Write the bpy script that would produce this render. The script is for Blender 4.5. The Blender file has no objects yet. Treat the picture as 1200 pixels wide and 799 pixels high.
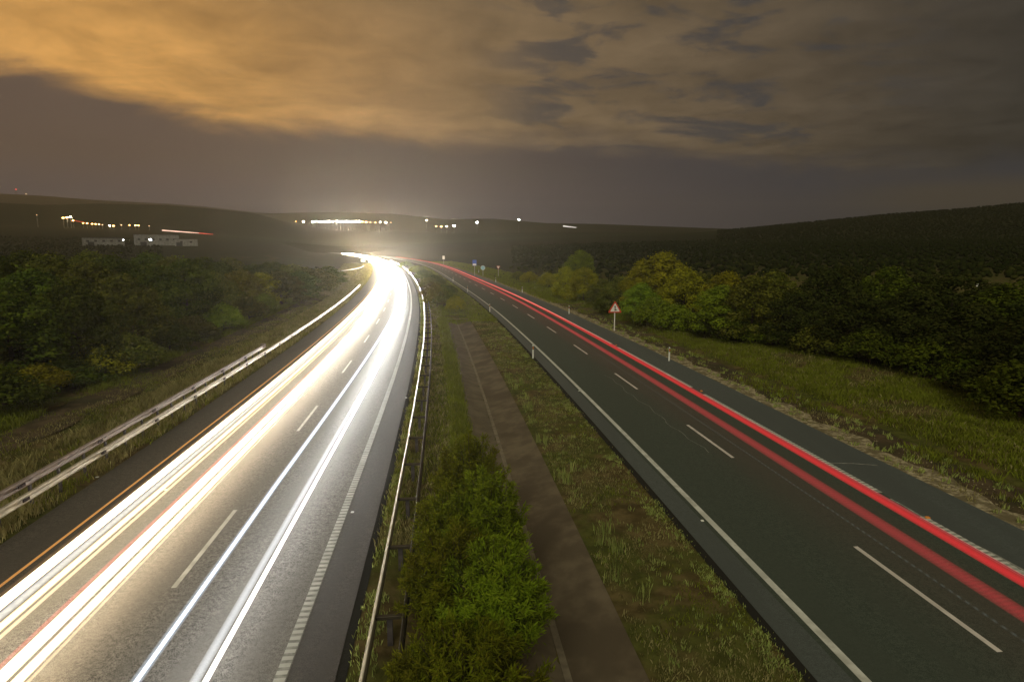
import bpy, math, random
import numpy as np
from mathutils import Vector, Matrix
R = math.radians
rnd = random.Random(7)
scene = bpy.context.scene
C = scene.collection

# ------------------------------------------------------------------ camera, sky, fill sun, exposure
F, YH, CX, CY, H = 700.0, 288.0, 600.0, 399.5, 8.7      # pixel focal length, road horizon row, camera height
TH = math.atan((CY - YH) / F)
cam_d = bpy.data.cameras.new('camera'); cam = bpy.data.objects.new('camera', cam_d); C.objects.link(cam)
cam_d.sensor_width = 36; cam_d.lens = F / 1200 * 36
cam_d.clip_start = 0.1; cam_d.clip_end = 20000
cam.location = (0, 0, H); cam.rotation_euler = (R(90) - TH, 0, 0)
scene.camera = cam
scene.view_settings.view_transform = 'Standard'
try: scene.view_settings.look = 'None'
except Exception: pass
scene.view_settings.exposure = 0.0
scene.view_settings.gamma = 1.0
scene.render.engine = 'CYCLES'
cy = scene.cycles
cy.use_denoising = True
cy.max_bounces = 5; cy.diffuse_bounces = 2; cy.glossy_bounces = 2; cy.transmission_bounces = 2
cy.volume_bounces = 0; cy.transparent_max_bounces = 24
cy.sample_clamp_indirect = 4.0
cy.use_light_tree = True

SUN_EL, SUN_AZ, SUN_STR = 42, 195, 1.3
sd = bpy.data.lights.new('sun', 'SUN'); sun = bpy.data.objects.new('sun', sd); C.objects.link(sun)
sd.energy = SUN_STR; sd.angle = R(40); sd.color = (1.0, 0.98, 0.74)  # soft fill from behind the camera, added to the sky's light; no moon shows
dv = Vector((math.sin(R(SUN_AZ)) * math.cos(R(SUN_EL)), math.cos(R(SUN_AZ)) * math.cos(R(SUN_EL)), math.sin(R(SUN_EL))))
sun.rotation_euler = (-dv).to_track_quat('-Z', 'Y').to_euler()

class NT:
    """tiny helper for node trees"""
    def __init__(s, nt): s.nt = nt
    def n(s, t, **kw):
        nd = s.nt.nodes.new(t)
        for k, v in kw.items(): setattr(nd, k, v)
        return nd
    def put(s, sock, v):
        if isinstance(v, bpy.types.NodeSocket): s.nt.links.new(v, sock)
        elif v is not None: sock.default_value = v
    def m(s, op, a, b=None, c=None, clamp=False):
        nd = s.n('ShaderNodeMath', operation=op, use_clamp=clamp)
        s.put(nd.inputs[0], a)
        if b is not None: s.put(nd.inputs[1], b)
        if c is not None: s.put(nd.inputs[2], c)
        return nd.outputs[0]
    def smooth(s, v, a, b):
        nd = s.n('ShaderNodeMapRange', interpolation_type='SMOOTHSTEP')
        s.put(nd.inputs[0], v); nd.inputs[1].default_value = a; nd.inputs[2].default_value = b
        return nd.outputs[0]
    def mix(s, f, a, b, mode='MIX'):
        nd = s.n('ShaderNodeMix', data_type='RGBA', blend_type=mode)
        s.put(nd.inputs[0], f)
        for k, v in ((6, a), (7, b)):
            if isinstance(v, tuple): v = (*v[:3], 1)
            s.put(nd.inputs[k], v)
        return nd.outputs[2]
    def noise(s, vec, scale, detail=4, rough=0.55, dist=0.0):
        nd = s.n('ShaderNodeTexNoise')
        if vec is not None: s.put(nd.inputs['Vector'], vec)
        nd.inputs['Scale'].default_value = scale; nd.inputs['Detail'].default_value = detail
        nd.inputs['Roughness'].default_value = rough; nd.inputs['Distortion'].default_value = dist
        return nd.outputs['Fac']
    def vec(s, x, y, z):
        nd = s.n('ShaderNodeCombineXYZ')
        for i, v in enumerate((x, y, z)): s.put(nd.inputs[i], v)
        return nd.outputs[0]

def lin(r, g, b):
    f = lambda v: (v / 255 / 12.92) if v < 10.3 else ((v / 255 + 0.055) / 1.055) ** 2.4
    return (f(r), f(g), f(b))

def make_world():
    w = bpy.data.worlds.new('World'); scene.world = w; w.use_nodes = True
    nt = w.node_tree; nt.nodes.clear(); N = NT(nt)
    tc = N.n('ShaderNodeTexCoord').outputs['Generated']
    sx = N.n('ShaderNodeSeparateXYZ'); N.put(sx.inputs[0], tc); x, y, z = sx.outputs
    az = N.m('ARCTAN2', x, y)                       # 0 ahead, + to the right (radians)
    el = N.m('ARCSINE', z)
    # cloud deck seen from below: project the direction on a high plane
    zz = N.m('ADD', N.m('MAXIMUM', z, 0.0), 0.10)
    P = N.vec(N.m('DIVIDE', x, zz), N.m('DIVIDE', y, zz), 0.0)
    streak = N.noise(N.vec(N.m('MULTIPLY', N.m('DIVIDE', x, zz), 0.55), N.m('DIVIDE', y, zz), 3.1), 1.3, 8, 0.6, 0.5)
    fine = N.noise(P, 3.6, 7, 0.62, 0.4)
    holes = N.noise(N.vec(N.m('MULTIPLY', az, 5.5), N.m('MULTIPLY', el, 15.0), 1.7), 1.0, 7, 0.6, 0.35)
    gaps = N.noise(N.vec(N.m('ADD', N.m('MULTIPLY', az, 8.0), N.m('MULTIPLY', el, 9.0)), N.m('MULTIPLY', el, 26.0), 4.2), 1.0, 8, 0.62, 0.5)
    soft = N.noise(N.vec(N.m('MULTIPLY', az, 2.6), N.m('MULTIPLY', el, 9.0), 7.7), 1.0, 5, 0.5, 0.3)
    # town glow on the cloud, strongest left of the road
    g1 = N.m('POWER', 2.718, N.m('MULTIPLY', N.m('POWER', N.m('MULTIPLY', N.m('ADD', az, 0.60), 1 / 0.38), 2), -1.0))
    g2 = N.smooth(az, 0.88, -0.25)
    deck = N.mix(g2, lin(46, 46, 44), lin(124, 104, 78))
    deck = N.mix(N.m('MULTIPLY', g1, N.smooth(el, 0.50, 0.26)), deck, lin(212, 156, 84))
    shade = N.m('ADD', 0.40, N.m('MULTIPLY', streak, 1.20))
    shade = N.m('MULTIPLY', shade, N.m('ADD', 0.45, N.m('MULTIPLY', fine, 1.10)))
    shade = N.m('MULTIPLY', shade, N.m('ADD', 0.72, N.m('MULTIPLY', soft, 0.56)))
    deck = N.mix(1.0, deck, N.vec(shade, shade, shade), 'MULTIPLY')
    # blue-grey clear gaps right of centre
    hole = N.smooth(N.m('ADD', N.m('MULTIPLY', gaps, 0.65), N.m('MULTIPLY', holes, 0.35)), 0.48, 0.60)
    hz = N.m('MULTIPLY', N.smooth(az, -0.10, 0.08), N.smooth(az, 0.66, 0.42))
    deck = N.mix(N.m('MULTIPLY', N.m('MULTIPLY', hole, hz), 0.75), deck, lin(55, 58, 64))
    # low grey band under the edge of the deck
    low = N.mix(N.smooth(az, 0.75, -0.75), lin(50, 53, 62), lin(94, 79, 70))
    low = N.mix(N.m('MULTIPLY', N.smooth(el, 0.13, 0.035), N.smooth(az, 0.6, -0.3)), low, lin(82, 80, 88))
    low = N.mix(1.0, low, N.vec(*[N.m('ADD', 0.82, N.m('MULTIPLY', soft, 0.36))] * 3), 'MULTIPLY')
    edge = N.m('ADD', el, N.m('MULTIPLY', N.m('SUBTRACT', holes, 0.5), 0.10))
    edge = N.m('ADD', edge, N.m('MULTIPLY', N.m('SUBTRACT', streak, 0.5), 0.06))
    lift = N.m('MULTIPLY', N.smooth(az, -0.35, -0.78), 0.055)       # deck edge rises to the far left
    drop = N.m('MULTIPLY', N.smooth(az, 0.0, 0.5), 0.07)
    edge = N.m('ADD', N.m('SUBTRACT', edge, lift), drop)
    wide = N.smooth(edge, 0.145, 0.200)
    col = N.mix(wide, low, deck)
    # faint warm strip above the right hill
    st = N.m('MULTIPLY', N.smooth(az, 0.42, 0.62), N.m('MULTIPLY', N.smooth(el, 0.10, 0.07), N.smooth(el, 0.03, 0.06)))
    col = N.mix(N.m('MULTIPLY', st, 0.45), col, lin(88, 74, 46))
    # overhead / behind: even cloudy night
    up = N.smooth(el, 0.45, 0.9)
    col = N.mix(up, col, lin(112, 106, 88))
    back = N.smooth(y, 0.1, -0.3)
    col = N.mix(back, col, lin(118, 108, 84))
    # a physically dim night-blue Nishita sky behind everything
    sky = N.n('ShaderNodeTexSky', sky_type='NISHITA', sun_disc=False)
    sky.sun_elevation = R(-6); sky.sun_rotation = R(SUN_AZ)
    b1 = N.n('ShaderNodeBackground'); N.put(b1.inputs[0], sky.outputs[0]); b1.inputs[1].default_value = 0.05
    b2 = N.n('ShaderNodeBackground'); N.put(b2.inputs[0], col); b2.inputs[1].default_value = 1.0
    ad = N.n('ShaderNodeAddShader'); N.put(ad.inputs[0], b1.outputs[0]); N.put(ad.inputs[1], b2.outputs[0])
    out = N.n('ShaderNodeOutputWorld'); N.put(out.inputs[0], ad.outputs[0])
make_world()

# ------------------------------------------------------------------ helpers
def elev(py):                                   # tangent of the elevation a photo row looks at (straight ahead)
    return math.tan(-TH - math.atan((py - CY) / F))
def un(px, py, z=0.0):                          # photo pixel -> point at height z
    x = (px - CX) / F; y = (py - CY) / F
    d = math.cos(TH) * y + math.sin(TH); fw = math.cos(TH) - math.sin(TH) * y
    return (x / d * (H - z), fw / d * (H - z))
def xat(px, Y, z=0.0):                          # x at which a point (Y, z) falls in photo column px
    return (px - CX) / F * (Y * math.cos(TH) + (H - z) * math.sin(TH))
def zat(py, Y): return H + Y * elev(py)
def proj(x, y, z):
    zc = y * math.cos(TH) + (H - z) * math.sin(TH); yc = -y * math.sin(TH) + (H - z) * math.cos(TH)
    return CX + F * x / zc, CY + F * yc / zc

def tag(o, label=None, cat=None, group=None, kind=None):
    if label: o['label'] = label
    if cat: o['category'] = cat
    if group: o['group'] = group
    if kind: o['kind'] = kind
    return o
def mesh(name, verts, faces, smooth=False, uv=None):
    me = bpy.data.meshes.new(name)
    verts = np.asarray(verts, dtype=np.float32).reshape(-1, 3)
    if isinstance(faces, np.ndarray):
        n, k = faces.shape
        me.vertices.add(len(verts)); me.vertices.foreach_set('co', verts.ravel())
        me.loops.add(n * k); me.loops.foreach_set('vertex_index', faces.astype(np.int32).ravel())
        me.polygons.add(n); me.polygons.foreach_set('loop_start', np.arange(0, n * k, k, dtype=np.int32))
        me.polygons.foreach_set('loop_total', np.full(n, k, dtype=np.int32))
        if smooth: me.polygons.foreach_set('use_smooth', np.ones(n, dtype=bool))
        if uv is not None:
            l = me.uv_layers.new(name='UVMap'); l.data.foreach_set('uv', np.asarray(uv, dtype=np.float32)[faces.ravel()].ravel())
        me.update(calc_edges=True)
    else:
        me.from_pydata([tuple(map(float, v)) for v in verts], [], faces)
        if smooth: me.polygons.foreach_set('use_smooth', np.ones(len(faces), dtype=bool))
        me.update()
    me.validate()
    return me
def obj(name, me, mat=None, parent=None, loc=None, rotz=0):
    o = bpy.data.objects.new(name, me); C.objects.link(o)
    if mat is not None and me is not None and not me.materials: me.materials.append(mat)
    if parent is not None: o.parent = parent
    if loc is not None: o.location = loc
    if rotz: o.rotation_euler = (0, 0, rotz)
    return o
def empty(name, loc=(0, 0, 0), rotz=0):
    o = bpy.data.objects.new(name, None); C.objects.link(o); o.location = loc; o.rotation_euler = (0, 0, rotz)
    o.empty_display_size = 0.3
    return o
def copy_tree(o, parent=None):
    c = o.copy(); C.objects.link(c)
    if parent is not None: c.parent = parent
    for ch in list(o.children): copy_tree(ch, c)
    return c

class MB:
    def __init__(s): s.v = []; s.f = []
    def add(s, v, f):
        b = len(s.v); s.v += [tuple(p) for p in v]; s.f += [tuple(i + b for i in q) for q in f]; return s
    def box(s, x0, x1, y0, y1, z0, z1, bev=0.0):
        if bev <= 0:
            v = [(x, y, z) for z in (z0, z1) for y in (y0, y1) for x in (x0, x1)]
            return s.add(v, [(0, 2, 3, 1), (4, 5, 7, 6), (0, 1, 5, 4), (2, 6, 7, 3), (0, 4, 6, 2), (1, 3, 7, 5)])
        ring = lambda z, b: [(x0 + b + bev, y0 + b, z), (x1 - b - bev, y0 + b, z), (x1 - b, y0 + b + bev, z), (x1 - b, y1 - b - bev, z),
                             (x1 - b - bev, y1 - b, z), (x0 + b + bev, y1 - b, z), (x0 + b, y1 - b - bev, z), (x0 + b, y0 + b + bev, z)]
        v = ring(z0, 0) + ring(z1 - bev, 0) + ring(z1, bev * 0.7)
        f = [tuple(range(7, -1, -1)), tuple(range(16, 24))]
        for k in (0, 8):
            for i in range(8): j = (i + 1) % 8; f.append((k + i, k + j, k + 8 + j, k + 8 + i))
        return s.add(v, f)
    def tube(s, pts, rad, n=8, cap=True):
        pts = [Vector(p) for p in pts]; rs = rad if isinstance(rad, (list, tuple)) else [rad] * len(pts)
        v = []; f = []
        for i, p in enumerate(pts):
            d = (pts[min(i + 1, len(pts) - 1)] - pts[max(i - 1, 0)]).normalized()
            a = d.cross(Vector((0, 0, 1)) if abs(d.z) < 0.9 else Vector((1, 0, 0))).normalized(); b = d.cross(a)
            for k in range(n):
                t = 2 * math.pi * k / n; v.append(p + (a * math.cos(t) + b * math.sin(t)) * rs[i])
        for i in range(len(pts) - 1):
            for k in range(n): j = (k + 1) % n; f.append((i * n + k, i * n + j, (i + 1) * n + j, (i + 1) * n + k))
        if cap: f.append(tuple(range(n - 1, -1, -1))); f.append(tuple(range((len(pts) - 1) * n, len(pts) * n)))
        return s.add(v, f)
    def prism(s, poly, y0, y1):                 # polygon in x,z pushed along y
        n = len(poly); v = [(x, y0, z) for x, z in poly] + [(x, y1, z) for x, z in poly]
        f = [tuple(range(n)), tuple(range(2 * n - 1, n - 1, -1))] + [(i + n, (i + 1) % n + n, (i + 1) % n, i) for i in range(n)]
        return s.add(v, f)
    def build(s, name, mat, parent=None, loc=None, smooth=False):
        me = mesh(name, s.v, s.f, smooth); return obj(name, me, mat, parent, loc)
    def me(s, name, smooth=False): return mesh(name, s.v, s.f, smooth)

# ------------------------------------------------------------------ materials
def new_mat(name):
    m = bpy.data.materials.new(name); m.use_nodes = True; m.node_tree.nodes.clear()
    N = NT(m.node_tree); out = N.n('ShaderNodeOutputMaterial'); return m, N, out
def pmat(name, c1, c2=None, scale=3.0, rough=0.8, spec=0.3, metal=0.0, bump=0.0, bscale=None, c3=None, s3=0.6, detail=5, lo=0.35, hi=0.65):
    m, N, out = new_mat(name)
    b = N.n('ShaderNodeBsdfPrincipled')
    co = N.n('ShaderNodeTexCoord').outputs['Object']
    col = (*c1, 1)
    if c2 is not None:
        f = N.smooth(N.noise(co, scale, detail), lo, hi); col = N.mix(f, c1, c2)
    if c3 is not None:
        f = N.smooth(N.noise(co, s3, 4), 0.45, 0.62); col = N.mix(f, col, c3)
    N.put(b.inputs['Base Color'], col)
    b.inputs['Roughness'].default_value = rough; b.inputs['Metallic'].default_value = metal
    b.inputs['Specular IOR Level'].default_value = spec
    if bump:
        bn = N.n('ShaderNodeBump'); bn.inputs['Strength'].default_value = bump; bn.inputs['Distance'].default_value = 0.02
        N.put(bn.inputs['Height'], N.noise(co, bscale or scale * 3, 4)); N.put(b.inputs['Normal'], bn.outputs[0])
    N.put(out.inputs[0], b.outputs[0])
    return m
def asphalt(name, dark, light, tint, grain=1.0, rough=0.6, spec=0.4):
    m, N, out = new_mat(name)
    b = N.n('ShaderNodeBsdfPrincipled'); co = N.n('ShaderNodeTexCoord').outputs['Object']
    sep = N.n('ShaderNodeSeparateXYZ'); N.put(sep.inputs[0], co)
    g = N.noise(co, 11.0, 4, 0.75); g2 = N.noise(co, 4.0, 3, 0.6)
    sp = N.noise(co, 45.0, 1, 0.5)
    f = N.m('ADD', N.m('MULTIPLY', N.m('SUBTRACT', g, 0.5), 2.6 * grain), N.m('MULTIPLY', N.m('SUBTRACT', g2, 0.5), 0.9 * grain))
    f = N.m('ADD', f, N.m('MULTIPLY', N.m('SUBTRACT', sp, 0.5), 3.0 * grain))
    f = N.m('ADD', f, 0.5, clamp=True)
    col = N.mix(f, dark, light)
    long = N.noise(N.vec(N.m('MULTIPLY', sep.outputs[0], 0.9), N.m('MULTIPLY', sep.outputs[1], 0.06), 0.0), 1.0, 4, 0.5)
    col = N.mix(N.m('MULTIPLY', N.smooth(long, 0.40, 0.66), 0.80), col, tint)
    N.put(b.inputs['Base Color'], col); b.inputs['Roughness'].default_value = rough; b.inputs['Specular IOR Level'].default_value = spec
    bn = N.n('ShaderNodeBump'); bn.inputs['Strength'].default_value = 0.35; bn.inputs['Distance'].default_value = 0.006
    N.put(bn.inputs['Height'], g); N.put(b.inputs['Normal'], bn.outputs[0])
    N.put(out.inputs[0], b.outputs[0]); return m
def foliage(name, c1, c2, c3, trans=0.25):
    m, N, out = new_mat(name)
    co = N.n('ShaderNodeTexCoord').outputs['Object']; oi = N.n('ShaderNodeObjectInfo')
    isl = N.n('ShaderNodeNewGeometry').outputs['Random Per Island']
    f = N.smooth(N.noise(co, 0.8, 3), 0.38, 0.62)
    col = N.mix(f, c1, c2)
    col = N.mix(N.m('MULTIPLY', N.smooth(isl, 0.45, 1.0), 0.55), col, c3)
    hs = N.n('ShaderNodeHueSaturation'); N.put(hs.inputs['Color'], col)
    N.put(hs.inputs['Hue'], N.m('ADD', 0.485, N.m('MULTIPLY', oi.outputs['Random'], 0.03)))
    N.put(hs.inputs['Value'], N.m('ADD', 0.75, N.m('MULTIPLY', oi.outputs['Random'], 0.5)))
    d = N.n('ShaderNodeBsdfDiffuse'); t = N.n('ShaderNodeBsdfTranslucent')
    N.put(d.inputs[0], hs.outputs[0]); N.put(t.inputs[0], hs.outputs[0])
    mx = N.n('ShaderNodeMixShader'); mx.inputs[0].default_value = trans
    N.put(mx.inputs[1], d.outputs[0]); N.put(mx.inputs[2], t.outputs[0]); N.put(out.inputs[0], mx.outputs[0]); return m
def emit(name, col, s):
    m, N, out = new_mat(name); e = N.n('ShaderNodeEmission'); e.inputs[0].default_value = (*col, 1); e.inputs[1].default_value = s
    N.put(out.inputs[0], e.outputs[0]); return m

M = dict(
    lcs=asphalt('asphalt_left_shoulder', (0.030, 0.026, 0.021), (0.105, 0.092, 0.076), (0.055, 0.048, 0.040), 1.0, 0.7, 0.2),  # darker than the lanes: headlamp falloff put into the shoulder colour
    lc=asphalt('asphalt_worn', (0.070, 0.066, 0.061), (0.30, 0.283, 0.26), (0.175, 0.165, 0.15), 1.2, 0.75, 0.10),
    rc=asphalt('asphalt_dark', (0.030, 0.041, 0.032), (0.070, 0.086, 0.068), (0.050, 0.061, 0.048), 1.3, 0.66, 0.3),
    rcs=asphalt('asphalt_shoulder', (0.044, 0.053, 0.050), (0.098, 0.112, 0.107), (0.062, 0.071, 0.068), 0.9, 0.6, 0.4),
    seal=asphalt('crack_sealant', (0.016, 0.015, 0.012), (0.03, 0.028, 0.023), (0.022, 0.021, 0.018), 0.6, 0.95, 0.05),
    white=pmat('road_paint', (0.62, 0.62, 0.58), (0.42, 0.42, 0.38), 2.2, 0.6, 0.3, c3=(0.5, 0.5, 0.46), s3=0.3),
    worn=pmat('road_paint_worn', (0.34, 0.34, 0.31), (0.2, 0.2, 0.18), 6.0, 0.7, 0.3),
    kerb=pmat('kerb_concrete', (0.085, 0.075, 0.055), (0.05, 0.042, 0.03), 2.0, 0.9, 0.2, bump=0.4),
    conc=pmat('ditch_concrete', (0.145, 0.112, 0.072), (0.095, 0.072, 0.046), 1.2, 0.85, 0.25, bump=0.3, bscale=9, c3=(0.080, 0.060, 0.038), s3=0.45),
    conc2=pmat('ditch_concrete_lit_side', (0.145, 0.116, 0.076), (0.105, 0.082, 0.053), 1.5, 0.85, 0.25, bump=0.3, bscale=9),  # left slab: its better lit slope put into a paler colour
    joint=pmat('ditch_joint', (0.20, 0.165, 0.115), (0.135, 0.11, 0.078), 3.0, 0.9, 0.2),
    gravel=pmat('pale_gravel', (0.40, 0.34, 0.22), (0.14, 0.11, 0.066), 5.0, 0.95, 0.1, bump=0.8, bscale=20, c3=(0.14, 0.115, 0.065), s3=1.4),
    dirt=pmat('bare_dirt', (0.095, 0.068, 0.038), (0.055, 0.040, 0.022), 1.4, 0.95, 0.1, bump=0.6, bscale=8, c3=(0.046, 0.04, 0.02), s3=0.5),
    steel=pmat('galvanised_steel', (0.60, 0.55, 0.44), (0.46, 0.42, 0.34), 3.0, 0.5, 0.4, metal=0.25),
    steeld=pmat('weathered_steel', (0.07, 0.055, 0.036), (0.045, 0.035, 0.023), 3.0, 0.6, 0.4, metal=0.3),
    steelp=pmat('pinkish_steel', (0.27, 0.21, 0.18), (0.20, 0.16, 0.14), 3.0, 0.55, 0.4, metal=0.2),
    post=pmat('post_steel', (0.11, 0.095, 0.10), (0.06, 0.052, 0.056), 4.0, 0.6, 0.4, metal=0.3),
    bolt=pmat('rusty_bolt', (0.07, 0.04, 0.035), (0.03, 0.02, 0.02), 9.0, 0.8, 0.2),
    plastic=pmat('white_plastic', (0.8, 0.8, 0.76), (0.68, 0.68, 0.64), 5.0, 0.5, 0.4),
    black=pmat('black_vinyl', (0.02, 0.02, 0.03), (0.03, 0.03, 0.035), 5.0, 0.6, 0.3),
    amber=pmat('amber_reflector', (0.75, 0.28, 0.05), (0.6, 0.22, 0.05), 9.0, 0.25, 0.6),
    signw=pmat('sign_white', (0.78, 0.74, 0.72), (0.7, 0.67, 0.65), 4.0, 0.5, 0.4),
    signr=pmat('sign_red', (0.6, 0.07, 0.02), (0.5, 0.06, 0.02), 4.0, 0.5, 0.4),
    signb=pmat('sign_blue', (0.06, 0.12, 0.5), (0.05, 0.1, 0.42), 4.0, 0.5, 0.4),
    signc=pmat('sign_pale_blue', (0.3, 0.55, 0.62), (0.25, 0.48, 0.55), 4.0, 0.5, 0.4),
    wall=pmat('grey_white_render', (0.24, 0.235, 0.225), (0.15, 0.147, 0.138), 0.6, 0.85, 0.2),
    roof=pmat('dark_roof', (0.06, 0.055, 0.05), (0.04, 0.036, 0.032), 0.7, 0.8, 0.2),
    hole=pmat('dark_opening', (0.015, 0.015, 0.018), None, 1, 0.6, 0.3),
    bark=pmat('bark', (0.07, 0.05, 0.034), (0.035, 0.026, 0.018), 5.0, 0.95, 0.1, bump=0.6),
    f_dark=foliage('leaf_dark_green', (0.079, 0.104, 0.010), (0.048, 0.068, 0.009), (0.138, 0.154, 0.017)),
    f_olive=foliage('leaf_olive', (0.114, 0.122, 0.018), (0.070, 0.080, 0.013), (0.221, 0.211, 0.028)),
    f_dim=foliage('leaf_green_dimmed', (0.042, 0.050, 0.011), (0.028, 0.036, 0.008), (0.070, 0.070, 0.017)),  # darker leaf copy: vignette and distance from the lamps put into the colour
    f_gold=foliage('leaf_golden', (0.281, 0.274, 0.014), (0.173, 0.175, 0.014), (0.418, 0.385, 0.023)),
    f_green=foliage('leaf_fresh_green', (0.173, 0.236, 0.015), (0.109, 0.158, 0.013), (0.286, 0.328, 0.026)),
    f_rust=foliage('leaf_brownish_olive', (0.130, 0.110, 0.012), (0.080, 0.070, 0.010), (0.19, 0.15, 0.018)),
    f_shrub=foliage('leaf_oleander', (0.140, 0.175, 0.010), (0.105, 0.112, 0.010), (0.18, 0.165, 0.016)),
    f_shrubl=foliage('leaf_oleander_bright', (0.160, 0.215, 0.011), (0.120, 0.150, 0.011), (0.21, 0.225, 0.018)),
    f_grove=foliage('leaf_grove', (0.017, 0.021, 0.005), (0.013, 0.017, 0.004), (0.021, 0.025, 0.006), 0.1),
    g_green=foliage('grass_green', (0.198, 0.243, 0.023), (0.146, 0.170, 0.021), (0.292, 0.300, 0.053)),
    g_dry=foliage('grass_dry', (0.356, 0.322, 0.129), (0.212, 0.196, 0.067), (0.557, 0.502, 0.234)),
    g_pale=foliage('weed_pale', (0.405, 0.506, 0.142), (0.263, 0.344, 0.092), (0.608, 0.648, 0.243)),
)
def ground_mat():
    m, N, out = new_mat('soil_and_grass')
    b = N.n('ShaderNodeBsdfPrincipled'); co = N.n('ShaderNodeTexCoord').outputs['Object']
    sep = N.n('ShaderNodeSeparateXYZ'); N.put(sep.inputs[0], co)
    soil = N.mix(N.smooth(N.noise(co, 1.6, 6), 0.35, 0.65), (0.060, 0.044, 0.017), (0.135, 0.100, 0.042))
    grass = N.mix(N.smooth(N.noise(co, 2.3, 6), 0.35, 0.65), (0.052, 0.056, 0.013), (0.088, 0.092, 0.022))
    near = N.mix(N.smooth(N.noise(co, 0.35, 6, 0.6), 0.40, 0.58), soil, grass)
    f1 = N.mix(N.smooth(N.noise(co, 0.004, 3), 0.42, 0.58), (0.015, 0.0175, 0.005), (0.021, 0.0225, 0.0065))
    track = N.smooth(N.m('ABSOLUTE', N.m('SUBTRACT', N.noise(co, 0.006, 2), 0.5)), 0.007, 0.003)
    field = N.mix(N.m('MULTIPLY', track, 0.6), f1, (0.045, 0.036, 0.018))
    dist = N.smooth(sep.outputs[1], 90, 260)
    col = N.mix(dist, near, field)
    N.put(b.inputs['Base Color'], col); b.inputs['Roughness'].default_value = 1.0; b.inputs['Specular IOR Level'].default_value = 0.05
    bn = N.n('ShaderNodeBump'); bn.inputs['Strength'].default_value = 0.6; bn.inputs['Distance'].default_value = 0.06
    N.put(bn.inputs['Height'], N.noise(co, 5.0, 5)); N.put(b.inputs['Normal'], bn.outputs[0])
    N.put(out.inputs[0], b.outputs[0]); return m
M['ground'] = ground_mat()

# ------------------------------------------------------------------ the two carriageways' reference lines: x as a function of y
RCP = np.array([(-40, 12.6), (-10, 9.5), (10.8, 7.2), (20.4, 6.1), (36, 4.2), (52.4, 2), (68, -.2), (89, -3.5), (147, -14), (194, -22.8), (284, -42.5), (405, -79), (520, -121), (700, -200)])
LCP = np.array([(-40, .6), (-10, -2.5), (10.8, -4.7), (18.6, -5.55), (28.1, -6.6), (38.4, -7.8), (59.8, -10.6), (93.2, -15.7), (131.5, -22.6), (173, -30.8), (250, -48), (346, -73), (490, -118), (634, -171), (800, -240)])
def spline(P):
    x, y = P[:, 0], P[:, 1]; n = len(x); h = np.diff(x)
    A = np.eye(n); r = np.zeros(n)
    for i in range(1, n - 1):
        A[i, i - 1] = h[i - 1]; A[i, i] = 2 * (h[i - 1] + h[i]); A[i, i + 1] = h[i]
        r[i] = 6 * ((y[i + 1] - y[i]) / h[i] - (y[i] - y[i - 1]) / h[i - 1])
    m = np.linalg.solve(A, r)
    def f(t):
        t = np.asarray(t, float); i = np.clip(np.searchsorted(x, t) - 1, 0, n - 2)
        a, b = x[i + 1] - t, t - x[i]; hh = h[i]
        return m[i] * a**3 / (6 * hh) + m[i + 1] * b**3 / (6 * hh) + (y[i] / hh - m[i] * hh / 6) * a + (y[i + 1] / hh - m[i + 1] * hh / 6) * b
    return f
def smooth_curve(P):
    f = spline(P); t = np.arange(P[0, 0], P[-1, 0] + .1, 2.0); v = f(t)
    for _ in range(60):
        v[1:-1] = v[1:-1] * .5 + (v[:-2] + v[2:]) * .25
    return lambda y: np.interp(y, t, v)
RC, LC = smooth_curve(RCP), smooth_curve(LCP)
def at(curve, y, off):                          # point at perpendicular offset (right positive)
    y = np.asarray(y, float); s = (curve(y + 1) - curve(y - 1)) / 2; n = np.sqrt(1 + s * s)
    return curve(y) + off / n, y - off * s / n
def offset_of(curve, x, y):
    s = (curve(y + 1) - curve(y - 1)) / 2
    return (x - curve(y)) / np.sqrt(1 + s * s)
def ysteps(y0, y1, d=1.0):
    out = [y0]
    while out[-1] < y1: out.append(min(y1, out[-1] + max(d, d * out[-1] / 60)))
    return np.array(out)
def strip_np(curve, o0, o1, y0, y1, z, d=1.0):
    ys = ysteps(y0, y1, d); n = len(ys)
    f = lambda v: v(ys) if callable(v) else np.full(n, float(v))
    a = at(curve, ys, f(o0)); b = at(curve, ys, f(o1))
    v = np.empty((2 * n, 3)); v[0::2, 0], v[0::2, 1], v[1::2, 0], v[1::2, 1] = a[0], a[1], b[0], b[1]
    zz = z if isinstance(z, (tuple, list)) else (z, z)
    v[0::2, 2] = zz[0]; v[1::2, 2] = zz[1]
    i = np.arange(n - 1) * 2
    return v, np.stack([i, i + 1, i + 3, i + 2], 1)
def strip(name, mat, curve, o0, o1, y0, y1, z, d=1.0, kind='structure'):
    v, f = strip_np(curve, o0, o1, y0, y1, z, d); o = obj(name, mesh(name, v, f), mat); tag(o, kind=kind); return o
def join_np(parts):
    V = []; Fs = []; b = 0
    for v, f in parts: V.append(v); Fs.append(f + b); b += len(v)
    return np.concatenate(V), np.concatenate(Fs)

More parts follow.
